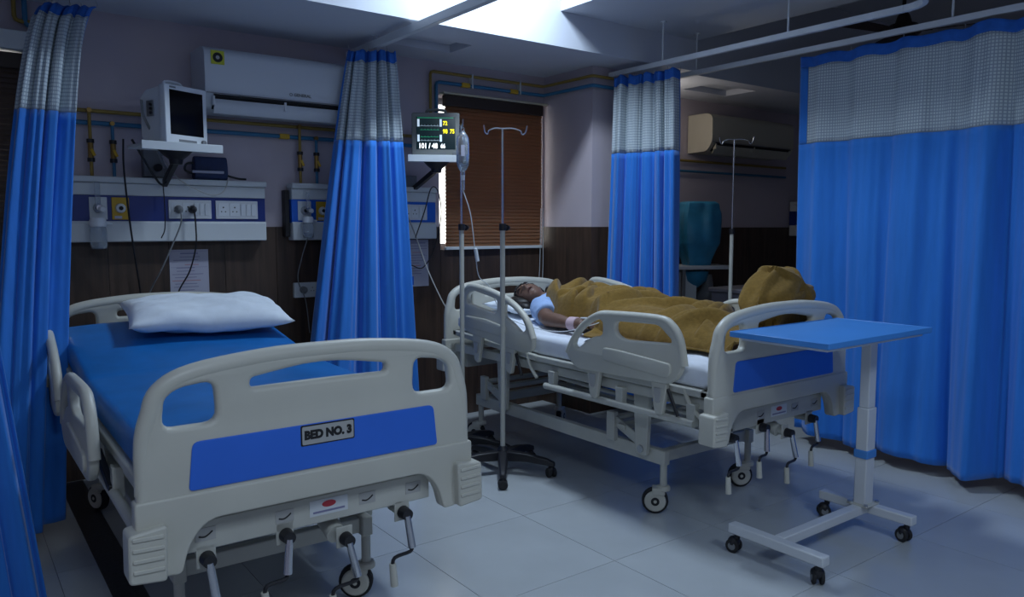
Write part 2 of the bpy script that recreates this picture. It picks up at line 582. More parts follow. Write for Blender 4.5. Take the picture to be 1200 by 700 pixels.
lamp_panel('bright lamp up inside the ceiling coffer', 2.52, 3.25, 3.20, 0.5, 0.22, COFFER_W)
MB().cyl((2.52, 3.25, 3.23), (2.52, 3.25, ZH), .012).build('ceiling_lamp_stem', WHITE_ENAMEL)
tag(bpy.data.objects['ceiling_lamp_stem'], 'thin white stem holding the coffer lamp', 'stem')
for x, y, lb in ((0.3, 0.2, 'added square fill lamp above the aisle, unseen left of the camera'), (2.3, -0.4, 'added square fill lamp above the aisle, unseen behind the camera')):
    lamp_panel(lb, x, y, ZC - .03, 0.6, 0.6, WARD_FILL_W)  # unseen fill lamps, added to light the camera-facing sides
wl = thing('far_fill_lamp', 'added round fill lamp hidden on the far side of the pillar', 'light', (COLX1, 4.30, 2.20))  # added lamp, hidden behind the curtain, to brighten the far bay
MB().cyl((0, 0, 0), (.025, 0, 0), .04, n=20).cyl((.025, 0, 0), (.05, 0, 0), .022, n=16).build('holder', WHITE_ENAMEL, wl, bevel=.003)
MB().sphere((.085, 0, 0), .042, 18, 12).build('fill_bulb', mat('fill_bulb_glass', (.9, .9, .85), .4, emit=(1, .93, .80), estr=3.0), wl)
pl_ = bpy.data.lights.new('fill_bulb_glow', 'POINT'); pl_.energy = FAR_FILL_W; pl_.color = (1, .93, .80); pl_.shadow_soft_size = .045
po_ = link(bpy.data.objects.new('fill_bulb_glow', pl_), wl); po_.location = (.16, 0, 0)

# ------------------------------------------------------------------ windows and blinds


def window(name, W, slat_mat, label_w, label_b, blind_x0, blind_x1, zb, zt):
    x0, x1, z0, z1 = W
    w = bpy.data.objects.new(name, None); COL.objects.link(w); struct(w, label_w, 'window')
    w.location = (0, YW, 0)
    fr = MB()
    for a, b, c, d in ((x0, x0 + .04, z0, z1), (x1 - .04, x1, z0, z1), (x0 + .04, x1 - .04, z0, z0 + .04), (x0 + .04, x1 - .04, z1 - .04, z1),
                       ((x0 + x1) / 2 - .02, (x0 + x1) / 2 + .02, z0 + .04, z1 - .04)):
        fr.bb(a, b, .12, .17, c, d)
    fr.build('window_frame', WHITE_ENAMEL, w, bevel=.003)
    for a, b in ((x0 + .04, (x0 + x1) / 2 - .02), ((x0 + x1) / 2 + .02, x1 - .04)):
        MB().bb(a, b, .142, .146, z0 + .04, z1 - .04).build('pane', GLASS, w, smooth=False)
    b = thing('venetian_blind', label_b, 'blind', ((blind_x0 + blind_x1) / 2, YW - .03, zb))
    wd = blind_x1 - blind_x0
    H = zt - zb
    MB().bb(-wd / 2, wd / 2, -.025, .025, H - .075, H).build('head_box', DARK_BROWN, b, bevel=.004)
    MB().bb(-wd / 2, wd / 2, -.016, .016, 0, .022).build('bottom_rail', PANEL_WHITE if slat_mat is SLAT else DARK_BROWN, b, bevel=.003)
    n = int((H - .10) / .0245)
    prof = [(-.017, .0015), (-.008, .0045), (0, .006), (.008, .0045), (.017, .0015), (.017, .0), (.008, .0031), (0, .0046), (-.008, .0031), (-.017, 0)]
    me = MB().prism(prof, -wd / 2 + .003, wd / 2 - .003, 'yz').mesh('slat', slat_mat)
    me.shade_smooth(); me.set_sharp_from_angle(angle=.6)
    for k in range(n):
        s = link(bpy.data.objects.new('slat', me), b)
        s.location = (0, 0, .036 + k * (H - .115) / (n - 1)); s.rotation_euler = (math.radians(60), 0, 0)
    for dx in (-.32, .0, .32):
        MB().cyl((dx * wd, .0, .02), (dx * wd, .0, H - .07), .0012, n=6).build('ladder_cord', DARK_BROWN, b)
    return b


blind = window('window_1', WIN, SLAT, 'window with daylight behind a closed brown blind', 'brown wooden venetian blind hanging between monitor and pillar', 2.827, 3.682, 1.19, 2.25)
MB().bb(-.45, .46, -.035, .03, 1.062, 1.075).build('pelmet_strip', mat('cream_strip', (.55, .52, .38), .5), blind, bevel=.002)
MB().tube([(.42, -.03, .3), (.42, -.034, -.12), (.405, -.034, -.36), (.39, -.034, -.40), (.375, -.034, -.36), (.39, -.034, -.1), (.40, -.03, .3)], .002, 6, 5).build('pull_cord', PANEL_WHITE, blind)
window('window_2', WIN2, SLAT_DARK, 'window behind the dark blind at the left edge', 'dark brown venetian blind behind the leftmost curtain', -0.98, 0.44, 0.93, 2.2)
pel = MB().bb(-1.0, .46, YW - .10, YW, 2.21, 2.30).build('pelmet_box', PANEL_WHITE, bevel=.004)
tag(pel, 'off-white pelmet box above the dark blind', 'pelmet')

# ------------------------------------------------------------------ hospital beds
HINGE = 1.18      # where the back section starts, measured from the foot board


def endboard(parent, at, sign, name):
    """moulded end board; sign -1 faces the foot side"""
    outer = [(-.503, .56), (-.5, .66), (-.475, .87), (-.445, .945), (-.36, .985), (-.16, 1.008), (0, 1.012), (.16, 1.008), (.36, .985),
             (.445, .945), (.475, .87), (.5, .66), (.503, .56), (.503, .455), (.395, .445), (.375, .52), (.33, .572), (-.33, .572), (-.375, .52),
             (-.395, .445), (-.503, .455)]
    outer = round_poly(outer, [.04, .1, .1, .06, .08, .1, .1, .1, .08, .06, .1, .1, .04, .015, .015, .05, .04, .04, .05, .015, .015], 4)
    hl = round_poly([(-.433, .832), (-.423, .915), (-.385, .935), (-.30, .945), (-.293, .832)], [.03, .03, .03, .03, .035], 4)
    hr = [(-a, b) for a, b in hl]
    sl = round_poly([(-.205, .912), (-.205, .94), (0, .972), (.205, .94), (.205, .912), (0, .915)], [.014, .014, .2, .014, .014, .2], 4)
    b = curve_plate(name, outer, [hl, sl, hr], .042, .014, CREAM, parent, 'xz', at)
    # thicker lower skirt and a round grip rim along the top
    sk = round_poly([(-.506, .652), (.506, .652), (.506, .452), (.398, .442), (.378, .52), (.33, .575), (-.33, .575), (-.378, .52), (-.398, .442), (-.506, .452)],
                    [.01, .01, .015, .015, .05, .04, .04, .05, .015, .015], 4)
    curve_plate('skirt', sk, [], .050, .006, CREAM, b, 'xz', at)
    rim = [(-.482, at, .665), (-.476, at, .80), (-.458, at, .87), (-.433, at, .930), (-.35, at, .970), (-.16, at, .993), (0, at, .997), (.16, at, .993), (.35, at, .970), (.433, at, .930), (.458, at, .87), (.476, at, .80), (.482, at, .665)]
    rr = [.0245] * 61
    for i in range(8):
        rr[i] = rr[60 - i] = .020 + .0045 * i / 8
    MB().tube(rim, rr, 12, 5).build('grip_rim', CREAM, b)
    pn = round_poly([(-.375, .66), (-.362, .79), (.362, .79), (.375, .66)], [.012, .02, .02, .012], 4)
    curve_plate('blue_panel', pn, [], .006, .002, BLUE_PANEL, b, 'xz', at + sign * .0225)
    for s in (-1, 1):
        bm = MB()
        bm.prism(round_poly([(s * .435, .592), (s * .528, .582), (s * .530, .455), (s * .44, .445)], .012, 3), at + sign * .052 - .0, at - sign * .03, 'xz')
        cr = bm.build('corner_bumper', CREAM, b, bevel=.006)
        for k in range(4):
            zz = .478 + k * .028
            MB().prism(round_poly([(s * .445, zz), (s * .520, zz + .003), (s * .520, zz + .014), (s * .445, zz + .011)], .004, 2), at + sign * .050, at + sign * .056, 'xz').build('bumper_rib', CREAM, cr, bevel=.002)
    return b


def crank(parent, u, z, y0, y1, lean, drop, reach):
    c = MB().cyl((u, y0, z), (u, y1, z), .017, n=14).build('crank', CREAM_METAL, parent)
    MB().bb(u - .026, u + .026, y1 + .018, y1 + .024, z - .03, z + .035).build('bracket', CREAM_METAL, c, bevel=.002)
    MB().cyl((u, y1 + .012, z), (u, y1 - .022, z), .021, .018).build('knuckle', BLACK, c)
    a = Vector((u, y1 - .016, z))
    b = a + Vector((lean, -.012, -drop))
    MB().cyl(a + Vector((0, 0, -.004)), b, .0105, .0125, 14).build('rod', CHROME, c)
    d = b + Vector((reach, -.01, -.018))
    MB().tube([b + Vector((0, 0, .006)), b + Vector((reach * .1, 0, -.012)), d + Vector((-reach * .1, 0, .004)), d + Vector((0, 0, -.03))], .006, 8, 4).build('arm', BLACK, c)
    MB().cyl(d + Vector((0, 0, -.012)), d + Vector((.006, 0, -.085)), .0105, .0125, 12).build('handle', CREAM, c)
    return c


def caster(parent, u, v, rot, ztop):
    c = MB().cyl((u, v, .125), (u, v, ztop), .017, n=14).build('leg_post', CREAM_METAL, parent)
    off = Vector((math.cos(rot), math.sin(rot), 0)) * .038
    wc = Vector((u, v, .0625)) + off
    ax = Vector((-math.sin(rot), math.cos(rot), 0))
    w = MB().cyl(wc - ax * .016, wc + ax * .016, .0620, n=24)
    w.build('wheel', RUBBER, c, bevel=.006)
    for s in (-1, 1):
        MB().cyl(wc + ax * s * .017, wc + ax * s * .026, .052, .047, 24).build('wheel_cover', CREAM, c, bevel=.004)
        MB().cyl(wc + ax * s * .026, wc + ax * s * .0275, .020, n=16).build('hub', BLACK, c)
        MB().cyl(wc + ax * s * .0275, wc + ax * s * .0285, .008, n=12).build('hub_cap', CREAM, c)
    MB().cyl((u, v, .112), (u, v, .136), .034, .030, 16).box(tuple(Vector((u, v, .110)) + off * .6), (.06, .06, .035), (0, 0, rot)).build('fork', CREAM, c, bevel=.006)
    return c


def siderail(parent, x, s, kind, dv=0.0, dz=0.0, out=0.0, ang=0.0):
    """kind 'foot' or 'head'; x is the side (signed), s the sign"""
    if kind == 'foot':
        outer = round_poly([(.20, .672), (.82, .652), (.90, .72), (.86, .80), (.79, .885), (.69, .945), (.56, .958), (.26, .968), (.165, .90), (.135, .74)],
                           [.05, .07, .07, .1, .1, .1, .1, .09, .1, .09], 5)
        h1 = round_poly([(.835, .765), (.81, .825), (.74, .89), (.66, .915), (.63, .905), (.628, .838), (.70, .825), (.765, .785), (.80, .757)], .025, 3)
        h2 = round_poly([(.545, .915), (.28, .925), (.205, .868), (.205, .852), (.49, .835), (.545, .86)], [.03, .03, .02, .01, .03, .03], 4)
        sub = round_poly([(.615, .785), (.615, .725), (.22, .70), (.195, .725), (.20, .765), (.30, .772), (.52, .785)], .015, 3)
        tubep = [(.14, .76), (.165, .87), (.215, .93), (.29, .95), (.56, .943), (.67, .93), (.77, .875), (.84, .80), (.885, .725)]
        link_v = (.28, .70)
    else:
        outer = round_poly([(1.24, .665), (1.16, .70), (1.165, .77), (1.23, .86), (1.36, .935), (1.55, .972), (1.76, .985), (1.845, .955), (1.86, .80), (1.83, .69)],
                           [.06, .06, .08, .1, .1, .1, .09, .07, .09, .07], 5)
        h1 = round_poly([(1.225, .80), (1.27, .855), (1.37, .905), (1.43, .912), (1.43, .84), (1.35, .815), (1.27, .775)], .025, 3)
        h2 = round_poly([(1.50, .925), (1.74, .945), (1.80, .915), (1.805, .865), (1.52, .845), (1.50, .86)], .025, 3)
        sub = round_poly([(1.40, .785), (1.42, .725), (1.78, .725), (1.80, .79), (1.60, .80)], .015, 3)
        tubep = [(1.175, .755), (1.24, .85), (1.37, .92), (1.55, .957), (1.75, .968), (1.82, .945), (1.845, .88), (1.848, .80)]
        link_v = (1.38, 1.70)
    name = 'side_rail'
    r = curve_plate(name, outer, [h1, h2], .030, .010, CREAM, parent, 'yz', 0)
    curve_plate('raised_pad', sub, [], .020, .006, CREAM, r, 'yz', s * .016)
    MB().tube([(0, a, b) for a, b in tubep], .0185, 10, 4).build('grip', CREAM, r)
    base = .665
    if dz < -.05:
        MB().beam((-s * .05, link_v[0] - .10, base - .02), (-s * .05, link_v[0] + .16, base + .04), .02, .03).build('drop_link', BLACK, r, bevel=.003)
    for v in (link_v if dz > -.05 else ()):
        MB().prism(round_poly([(v - .05, base + .03), (v + .05, base + .03), (v + .025, base - .13), (v - .02, base - .145)], .02, 3), -s * .02, s * .004, 'yz').build('hinge_arm', CREAM, r, bevel=.004)
        MB().prism(round_poly([(v - .022, base - .02), (v + .026, base - .02), (v + .016, base - .085), (v - .012, base - .085)], .006, 2), s * .004, s * .009, 'yz').build('latch_plate', LABEL_GREY, r, bevel=.002)
    if dz < -.05:
        link_v = None
    else:
        MB().tube([(-s * .012, link_v[0] - .04, base - .02), (-s * .012, link_v[0] - .10, base - .13)], .008, 8).build('gas_strut', BLACK, r)
    if link_v:
        MB().tube([(-s * .03, link_v[0] - .12, base - .01), (-s * .03, link_v[0] - .15, base - .07), (-s * .03, link_v[0] - .21, base - .12)], .010, 8, 4).build('bent_link', CREAM, r)
    r.location = (x, dv, dz)
    if out:
        r.rotation_euler = (0, -s * out, 0)
    if ang:
        p = Vector((0, HINGE, .66)); R = Matrix.Rotation(ang, 4, 'X')
        r.rotation_euler = (ang, 0, 0)
        r.location = Vector((x, dv, dz)) + p - (R @ p)
    return r


def hospital_bed(label, loc, rz, raise_deg, rails, text_label, xo=0.0):
    B = thing('hospital_bed', label, 'bed', loc, rz, 'adjustable hospital beds')
    L = 2.06
    A = math.radians(raise_deg)
    fb = endboard(B, 0.0, -1, 'foot_board')
    endboard(B, L, 1, 'head_board')
    if text_label:
        pl = MB().prism(round_poly([(-.068, .732), (-.068, .784), (.088, .784), (.088, .732)], .004, 2), -.0285, -.0262, 'xz').build('number_plate', LABEL_GREY, fb)
        MB().prism(round_poly([(-.072, .728), (-.072, .788), (.092, .788), (.092, .728)], .005, 2), -.0262, -.0255, 'xz').build('plate_border', INK, fb)
        text('plate_lettering', text_label, .033, INK, pl, Matrix.Translation((.01, -.0288, .758)) @ FRONT @ Matrix.Scale(.93, 4, (1, 0, 0)), bold=.0022)
    # foot cross channel with decals
    cb = MB().bb(-.375, .375, .030, .062, .470, .556).build('cross_channel', CREAM_METAL, B, bevel=.004)
    MB().bb(-.375, .375, L - .062, L - .03, .470, .556).build('cross_channel', CREAM_METAL, B, bevel=.004)
    MB().bb(-.03, .09, .0285, .030, .494, .542).build('maker_sticker', WHITE_ENAMEL, cb)
    MB().lathe([(.022, 0), (.022, .0006)], (.03, .0278, .526), 'y', 20).xform(Matrix.Translation((.03, 0, .526)) @ Matrix.Scale(.45, 4, (0, 0, 1)) @ Matrix.Translation((-.03, 0, -.526))).build('sticker_mark', RED_INK, cb)
    MB().bb(-.02, .08, .0278, .0285, .502, .508).build('sticker_line', PAPER_INK, cb)
    for u in (-.325, -.105, .155, .315):
        st = MB().bb(u - .027, u + .027, .0285, .030, .498, .534).build('crank_decal', LABEL_GREY, cb)
        MB().tube([(u - .018, .028, .512), (u - .004, .028, .509), (u + .008, .028, .514), (u + .018, .028, .522)], .0022, 6, 3).build('decal_mark', INK, st)
    # upper frame
    for s in (-1, 1):
        MB().bb(s * .405, s * .445, .03, L - .03, .575, .625).build('frame_rail', CREAM_METAL, B, bevel=.006)
        MB().cyl((s * .47, .10, .515), (s * .47, 1.10, .515), .017, n=12).build('side_tube', CREAM_METAL, B)
        for v in (.12, .55, 1.05):
            MB().prism([(v - .025, .60), (v + .025, .60), (v + .02, .50), (v - .02, .50)], s * .44, s * .475, 'yz').build('tube_bracket', CREAM_METAL, B, bevel=.004)
    # mattress deck: fixed part and tilting back part with cross slats
    dk = MB()
    for s in (-1, 1):
        dk.bb(s * .42, s * .47, .035, HINGE, .632, .664)
    dk.bb(-.47, .47, .035, .075, .632, .664)
    dkf = dk.build('deck_frame', CREAM_METAL, B, bevel=.006)
    sl = MB().bb(-.42, .42, -.035, .035, .648, .660).mesh('deck_slat', CREAM_METAL)
    for k in range(10):
        o = link(bpy.data.objects.new('deck_slat', sl), dkf); o.location = (0, .14 + k * .108, 0)
    bk = MB()
    p = Vector((0, HINGE, .66)); R = Matrix.Rotation(A, 4, 'X')
    T = Matrix.Translation(p) @ R @ Matrix.Translation(-p)
    for s in (-1, 1):
        bk.bb(s * .42, s * .47, HINGE, L - .05, .632, .664)
    bk.bb(-.47, .47, L - .09, L - .05, .632, .664)
    bkf = bk.xform(T).build('back_frame', CREAM_METAL, B, bevel=.006)
    for k in range(7):
        o = link(bpy.data.objects.new('deck_slat', sl), bkf)
        o.matrix_local = T @ Matrix.Translation((0, HINGE + .1 + k * .108, 0))
    # wheel base
    bs = MB()
    for s in (-1, 1):
        bs.bb(s * .30, s * .34, .38, 1.95, .235, .305)
    bs.bb(-.30, .30, .40, .44, .245, .300); bs.bb(-.30, .30, 1.88, 1.92, .245, .300)
    bs.build('wheel_base', CREAM_METAL, B, bevel=.005)
    for u, v, r in ((-.32, .40, 2.35), (.32, .40, 2.55), (-.32, 1.92, 2.0), (.32, 1.92, .6)):
        caster(B, u, v, r, .24)
    # lifting legs and links
    for v, d in ((.50, 1), (1.62, 1)):
        for s in (-1, 1):
            MB().prism(round_poly([(v - .055, .59), (v + .05, .59), (v + .03, .27), (v - .04, .27)], .012, 2), s * .352, s * .378, 'yz').build('lift_leg', CREAM_METAL, B, bevel=.004)
            MB().cyl((s * .376, v - .005, .30), (s * .386, v - .005, .30), .018, n=12).build('pivot_bolt', STEEL, B)
            MB().beam((s * .345, v, .31), (s * .345, v + .22, .40), .012, .05).build('lift_link', CREAM_METAL, B, bevel=.003)
            MB().bb(s * .335, s * .365, v + .19, v + .245, .29, .435).build('link_post', CREAM_METAL, B, bevel=.004)
        MB().cyl((-.35, v + .215, .40), (.35, v + .215, .40), .016, n=12).build('cross_shaft', CREAM_METAL, B)
        MB().bb(-.36, .36, v + .12, v + .17, .36, .385).build('cross_bar', CREAM_METAL, B, bevel=.003)
    for u in (-.22, .06, .27):
        MB().cyl((u, .06, .47), (u, 1.3, .50), .012, n=10).build('screw_shaft', CREAM_METAL, B)
    MB().cyl((.06, .34, .50), (.06, .05, .415), .030, n=16).build('screw_housing', CREAM_METAL, B)
    # cranks at the foot
    crank(B, -.325, .450, .10, .012, .012, .115, -.085)
    crank(B, -.105, .462, .10, .012, -.012, .100, -.07)
    crank(B, .075, .410, .06, .005, .020, .110, -.085)
    crank(B, .275, .445, .10, .012, .010, .105, -.075)
    for k, s, dv, dz, out in rails:
        siderail(B, s * (.495 + xo), s, k, dv, dz, out, A if k == 'head' else 0)
    return B, T


BED1_LOC, BED1_RZ = (0.865, 2.09, 0), math.radians(-0.6)
BED2_LOC, BED2_RZ = (3.0, 2.0, 0), 0.0
bed1, T1 = hospital_bed('empty cream hospital bed with BED NO. 3 plate on its foot board', BED1_LOC, BED1_RZ, 9.0,
                        [('foot', -1, .36, -.12, .0), ('head', -1, .26, -.10, .0), ('foot', 1, .28, -.36, .0), ('head', 1, .2, -.30, .0)], 'BED NO. 3', .03)
bed2, T2 = hospital_bed('cream hospital bed carrying a sleeping person under a brown blanket', BED2_LOC, BED2_RZ, 3.5,
                        [('foot', -1, 0, 0, .0), ('head', -1, 0, 0, .0), ('foot', 1, 0, 0, .0), ('head', 1, 0, 0, .0)], None)


def soft_slab(name, m, bed_M, A, hw, v0, v1, z0, th, nu=28, nv=60, wrinkle=0.004, seed=0, crown=.012):
    """mattress following the tilted back section; grid top, rounded edge"""
    rnd = random.Random(seed)
    waves = [(rnd.uniform(2, 9), rnd.uniform(3, 14), rnd.uniform(0, 6)) for _ in range(6)]
    ring = []
    nr = 6
    prof = []                       # (u, z) ring around the cross-section
    r = .028
    for i in range(nu + 1):
        prof.append((-hw + r + (2 * hw - 2 * r) * i / nu, th, 1))
    for k in range(1, nr + 1):
        t = PI / 2 * k / nr
        prof.append((hw - r + r * math.sin(t), th - r + r * math.cos(t), 1))
    for k in range(nr + 1):
        t = PI / 2 * k / nr
        prof.append((hw - r + r * math.cos(t), r - r * math.sin(t), 0))
    for i in range(1, nu):
        prof.append((hw - r - (2 * hw - 2 * r) * i / nu, 0, 0))
    for k in range(nr + 1):
        t = PI / 2 * k / nr
        prof.append((-hw + r - r * math.sin(t), r - r * math.cos(t), 0))
    for k in range(nr):
        t = PI / 2 * k / nr
        prof.append((-hw + r - r * math.cos(t), th - r + r * math.sin(t), 1))
    n = len(prof)
    vs, fs = [], []
    R = Matrix.Rotation(A, 4, 'X')
    for j in range(nv + 1):
        q = j / nv
        v = v0 + (v1 - v0) * q
        e = min(q, 1 - q) * (v1 - v0)
        sc = 1.0 if e > .03 else math.sqrt(max(0.0, 1 - (1 - e / .03) ** 2)) * .35 + .65
        for (u, z, top) in prof:
            w = sum(math.sin(a * u * 3 + b * v + c) for a, b, c in waves) / 6 * wrinkle if top else 0
            cr = crown * (1 - (u / hw) ** 2) if top else 0
            zz = th / 2 + (z - th / 2) * sc + w + cr
            pt = Vector((u * (1 if e > .03 else .985 + .015 * sc), v, z0 + zz))
            if v > HINGE:
                base = Vector((0, HINGE, z0))
                pt = base + R @ (pt - base)
            vs.append(pt)
    for j in range(nv):
        for k in range(n):
            fs.append((j * n + k, j * n + (k + 1) % n, (j + 1) * n + (k + 1) % n, (j + 1) * n + k))
    fs += [tuple(reversed(range(n))), tuple(range(nv * n, (nv + 1) * n))]
    mb = MB().add(vs, fs)
    o = mb.build(name, m)
    o.matrix_world = bed_M
    return o


M1 = Matrix.Translation(BED1_LOC) @ Matrix.Rotation(BED1_RZ, 4, 'Z')
M2 = Matrix.Translation(BED2_LOC) @ Matrix.Rotation(BED2_RZ, 4, 'Z')
MTH = .105
mt1 = soft_slab('mattress', MATTRESS_BLUE, M1, math.radians(9.0), .46, .045, 1.99, .6645, MTH, seed=2)
tag(mt1, 'bare bright blue rexine mattress on the empty bed', 'mattress')
mt2 = soft_slab('mattress', SHEET_WHITE, M2, math.radians(3.5), .45, .045, 1.985, .6645, MTH, seed=5, wrinkle=.008)
tag(mt2, 'mattress under a white sheet below the sleeping person', 'mattress')


def pillow(name, label, L, W, H, M, seed, m=PILLOW_WHITE, flap=True):
    rnd = random.Random(seed)
    nu, nv = 36, 26
    vs, fs = [], []
    ph = [rnd.uniform(0, 6) for _ in range(8)]
    for side in (1, -1):
        for j in range(nv + 1):
            for i in range(nu + 1):
                a, b = i / nu * 2 - 1, j / nv * 2 - 1
                ex = (1 - abs(a) ** 3.2) * (1 - abs(b) ** 3.0)
                ex = max(ex, 0) ** .5
                pin = 1 - .055 * (1 - abs(b)) ** .8 * abs(a) ** 3
                x = a * L / 2 * (1 - .05 * (1 - b * b) * abs(a) ** 4)
                y = b * W / 2 * (1 - .06 * (1 - a * a) * abs(b) ** 4)
                wr = .006 * math.sin(7 * a + 4 * b + ph[0]) + .004 * math.sin(13 * b - 5 * a + ph[1]) + .005 * math.sin(10 * (a + b) + ph[2])
                z = side * H / 2 * ex * (1 if side > 0 else .75) + wr * ex + (.012 * math.sin(3 * a + ph[3]) * (1 - ex))
                vs.append((x, y, z + H * .37))
    n = (nu + 1)
    off = n * (nv + 1)
    for s in (0, 1):
        for j in range(nv):
            for i in range(nu):
                q = [s * off + j * n + i, s * off + j * n + i + 1, s * off + (j + 1) * n + i + 1, s * off + (j + 1) * n + i]
                fs.append(tuple(q if s == 0 else reversed(q)))
    mb = MB().add(vs, fs)
    me = mb.mesh(name, m)
    bm = bmesh.new(); bm.from_mesh(me); bmesh.ops.remove_doubles(bm, verts=bm.verts, dist=.0015)
    bmesh.ops.recalc_face_normals(bm, faces=bm.faces); bm.to_mesh(me); bm.free()
    me.shade_smooth()
    o = link(bpy.data.objects.new(name, me))
    o.matrix_world = M
    tag(o, label, 'pillow')
    return o


def on_bed(M, A, u, v, dz, rz=0, rx=0):
    base = Vector((0, HINGE, .66 + MTH))
    p = Vector((u, v, .66 + MTH + dz))
    R = Matrix.Identity(4)
    if v > HINGE:
        R = Matrix.Rotation(A, 4, 'X')
        p = base + R @ (p - base)
    return M @ Matrix.Translation(p) @ R @ Matrix.Rotation(rz, 4, 'Z') @ Matrix.Rotation(rx, 4, 'X')


pillow('pillow', 'white pillow lying askew at the head of the empty blue mattress', .72, .46, .15, on_bed(M1, math.radians(9), .13, 1.74, .03, math.radians(-4)), 3)
pillow('pillow', 'white pillow under the head of the sleeping person', .62, .36, .085, on_bed(M2, math.radians(3.5), .02, 1.78, .018, math.radians(3)), 8)

# ------------------------------------------------------------------ the sleeping person
from mathutils import noise as MN


def remeshed(mb, name, m, voxel, smooth_it, fac=.5):
    me = mb.mesh(name)
    o = link(bpy.data.objects.new('tmp', me))
    r = o.modifiers.new('r', 'REMESH'); r.mode = 'VOXEL'; r.voxel_size = voxel
    if smooth_it:
        s = o.modifiers.new('s', 'SMOOTH'); s.factor = fac; s.iterations = smooth_it
    return evaluated(o, name, m)


HC = Vector((2.905, 3.70, .922))
hz = Vector((-.04, 1, .10)).normalized()
hy = Vector((-.70, -.12, .70)); hy = (hy - hz * hy.dot(hz)).normalized()
hx = hy.cross(hz)
HM = Matrix(((hx.x, hy.x, hz.x, HC.x), (hx.y, hy.y, hz.y, HC.y), (hx.z, hy.z, hz.z, HC.z), (0, 0, 0, 1)))


def head_point(th, ph, sc=1.0):
    """th: azimuth, pi/2 = face; ph: 0 chin .. pi crown (local z)"""
    sx, sy, sz = math.sin(ph) * math.cos(th), math.sin(ph) * math.sin(th), -math.cos(ph)
    x, y, z = sx * .074, sy * (.095 if sy < 0 else .088), sz * .112
    if z < 0:
        k = 1 - .28 * (-z / .112) ** 1.5
        x *= k
        y = y * (1 - .10 * (-z / .112)) + .012 * (-z / .112)
    if sy > 0:
        g = lambda cx, cz, wx, wz: math.exp(-((x - cx) / wx) ** 2 - ((z - cz) / wz) ** 2)
        y += .024 * g(0, -.022, .012, .016) + .014 * g(0, .0, .010, .022) + .008 * g(0, .03, .04, .012)      # nose, bridge, brow
        y -= .013 * (g(-.031, .008, .017, .012) + g(.031, .008, .017, .012))
        y += .008 * (g(-.031, .006, .011, .007) + g(.031, .006, .011, .007))                                  # closed lids
        y += .009 * g(0, -.052, .022, .008) + .010 * g(0, -.088, .022, .014) - .004 * g(0, -.068, .02, .006)  # mouth, chin
        y += .006 * (g(-.042, -.025, .02, .02) + g(.042, -.025, .02, .02))                                    # cheeks
    return Vector((x, y, z)) * sc


hb = MB()
nu, nv = 56, 44
vs = [HM @ head_point(2 * PI * k / nu, PI * min(max(j / nv, .004), .996)) for j in range(nv + 1) for k in range(nu)]
fs = [(j * nu + k, j * nu + (k + 1) % nu, (j + 1) * nu + (k + 1) % nu, (j + 1) * nu + k) for j in range(nv) for k in range(nu)]
fs += [tuple(reversed(range(nu))), tuple(range(nv * nu, (nv + 1) * nu))]
hb.add(vs, fs)
for s in (-1, 1):       # ears
    c = HM @ Vector((s * .074, -.008, -.004))
    e = MB().sphere((0, 0, 0), (.010, .018, .030), 12, 8)
    e.xform(Matrix.Translation(c) @ HM.to_3x3().to_4x4()); hb.add(e.v, e.f)
# trunk, limbs
hb.tube([(3.0, 2.93, .87), (3.0, 3.05, .87), (2.99, 3.22, .875), (2.98, 3.36, .88), (2.97, 3.47, .885), (2.955, 3.545, .893), (2.93, 3.62, .905)],
        [.092, .095, .092, .098, .088, .058, .052], 20)
for s in (-1, 1):       # chest flanks
    hb.tube([(3.0 + s * .07, 2.95, .875), (2.99 + s * .08, 3.15, .88), (2.98 + s * .10, 3.38, .885), (2.975 + s * .13, 3.48, .875)], [.088, .080, .088, .062], 16)
    hb.tube([(3.0 + s * .09, 2.95, .865), (3.0 + s * .10, 2.72, .855), (3.0 + s * .10, 2.53, .84), (3.0 + s * .105, 2.36, .83), (3.0 + s * .11, 2.20, .815)],
            [.085, .068, .052, .046, .034], 14)
    hb.tube([(3.0 + s * .11, 2.19, .813), (3.0 + s * .135, 2.165, .84), (3.0 + s * .18, 2.15, .865)], [.034, .032, .020], 12)
# right arm (camera side) outside the blanket
RS, RE, RW = (2.805, 3.475, .875), (2.705, 3.29, .838), (2.70, 3.085, .832)
hb.tube([(2.90, 3.48, .885), RS, (2.75, 3.385, .858), RE, (2.70, 3.20, .838), RW], [.07, .058, .050, .043, .039, .027], 14)
hb.tube([(3.06, 3.48, .885), (3.145, 3.465, .865), (3.22, 3.27, .83), (3.22, 3.06, .825)], [.065, .055, .042, .028], 14)
hb.tube([RW, (2.702, 3.045, .833), (2.706, 2.995, .835)], [.026, .034, .030], 12)         # palm
for k, (dx, ln) in enumerate(((-.030, .070), (-.010, .082), (.010, .078), (.029, .062))):
    b0 = Vector((2.706 + dx, 3.0, .838))
    hb.tube([b0, b0 + Vector((dx * .25, -ln * .5, .008)), b0 + Vector((dx * .3, -ln * .85, -.004)), b0 + Vector((dx * .3, -ln, -.018))], [.0100, .0092, .0085, .0072], 8)
hb.tube([(2.735, 3.05, .838), (2.758, 3.025, .842), (2.765, 2.99, .838)], [.012, .0105, .008], 8)   # thumb
body_me = remeshed(hb, 'person', SKIN, .0062, 4, .5)
person = link(bpy.data.objects.new('person', body_me))
tag(person, 'person lying asleep on their back in a pale blue gown', 'person')
gb = MB()
gb.tube([(3.0, 2.98, .87), (2.99, 3.2, .875), (2.98, 3.36, .882), (2.97, 3.46, .89), (2.958, 3.53, .897)], [.104, .102, .109, .102, .072], 20)
for s in (-1, 1):
    gb.tube([(2.99 + s * .08, 3.1, .88), (2.98 + s * .10, 3.38, .888), (2.975 + s * .125, 3.475, .88)], [.09, .098, .072], 16)
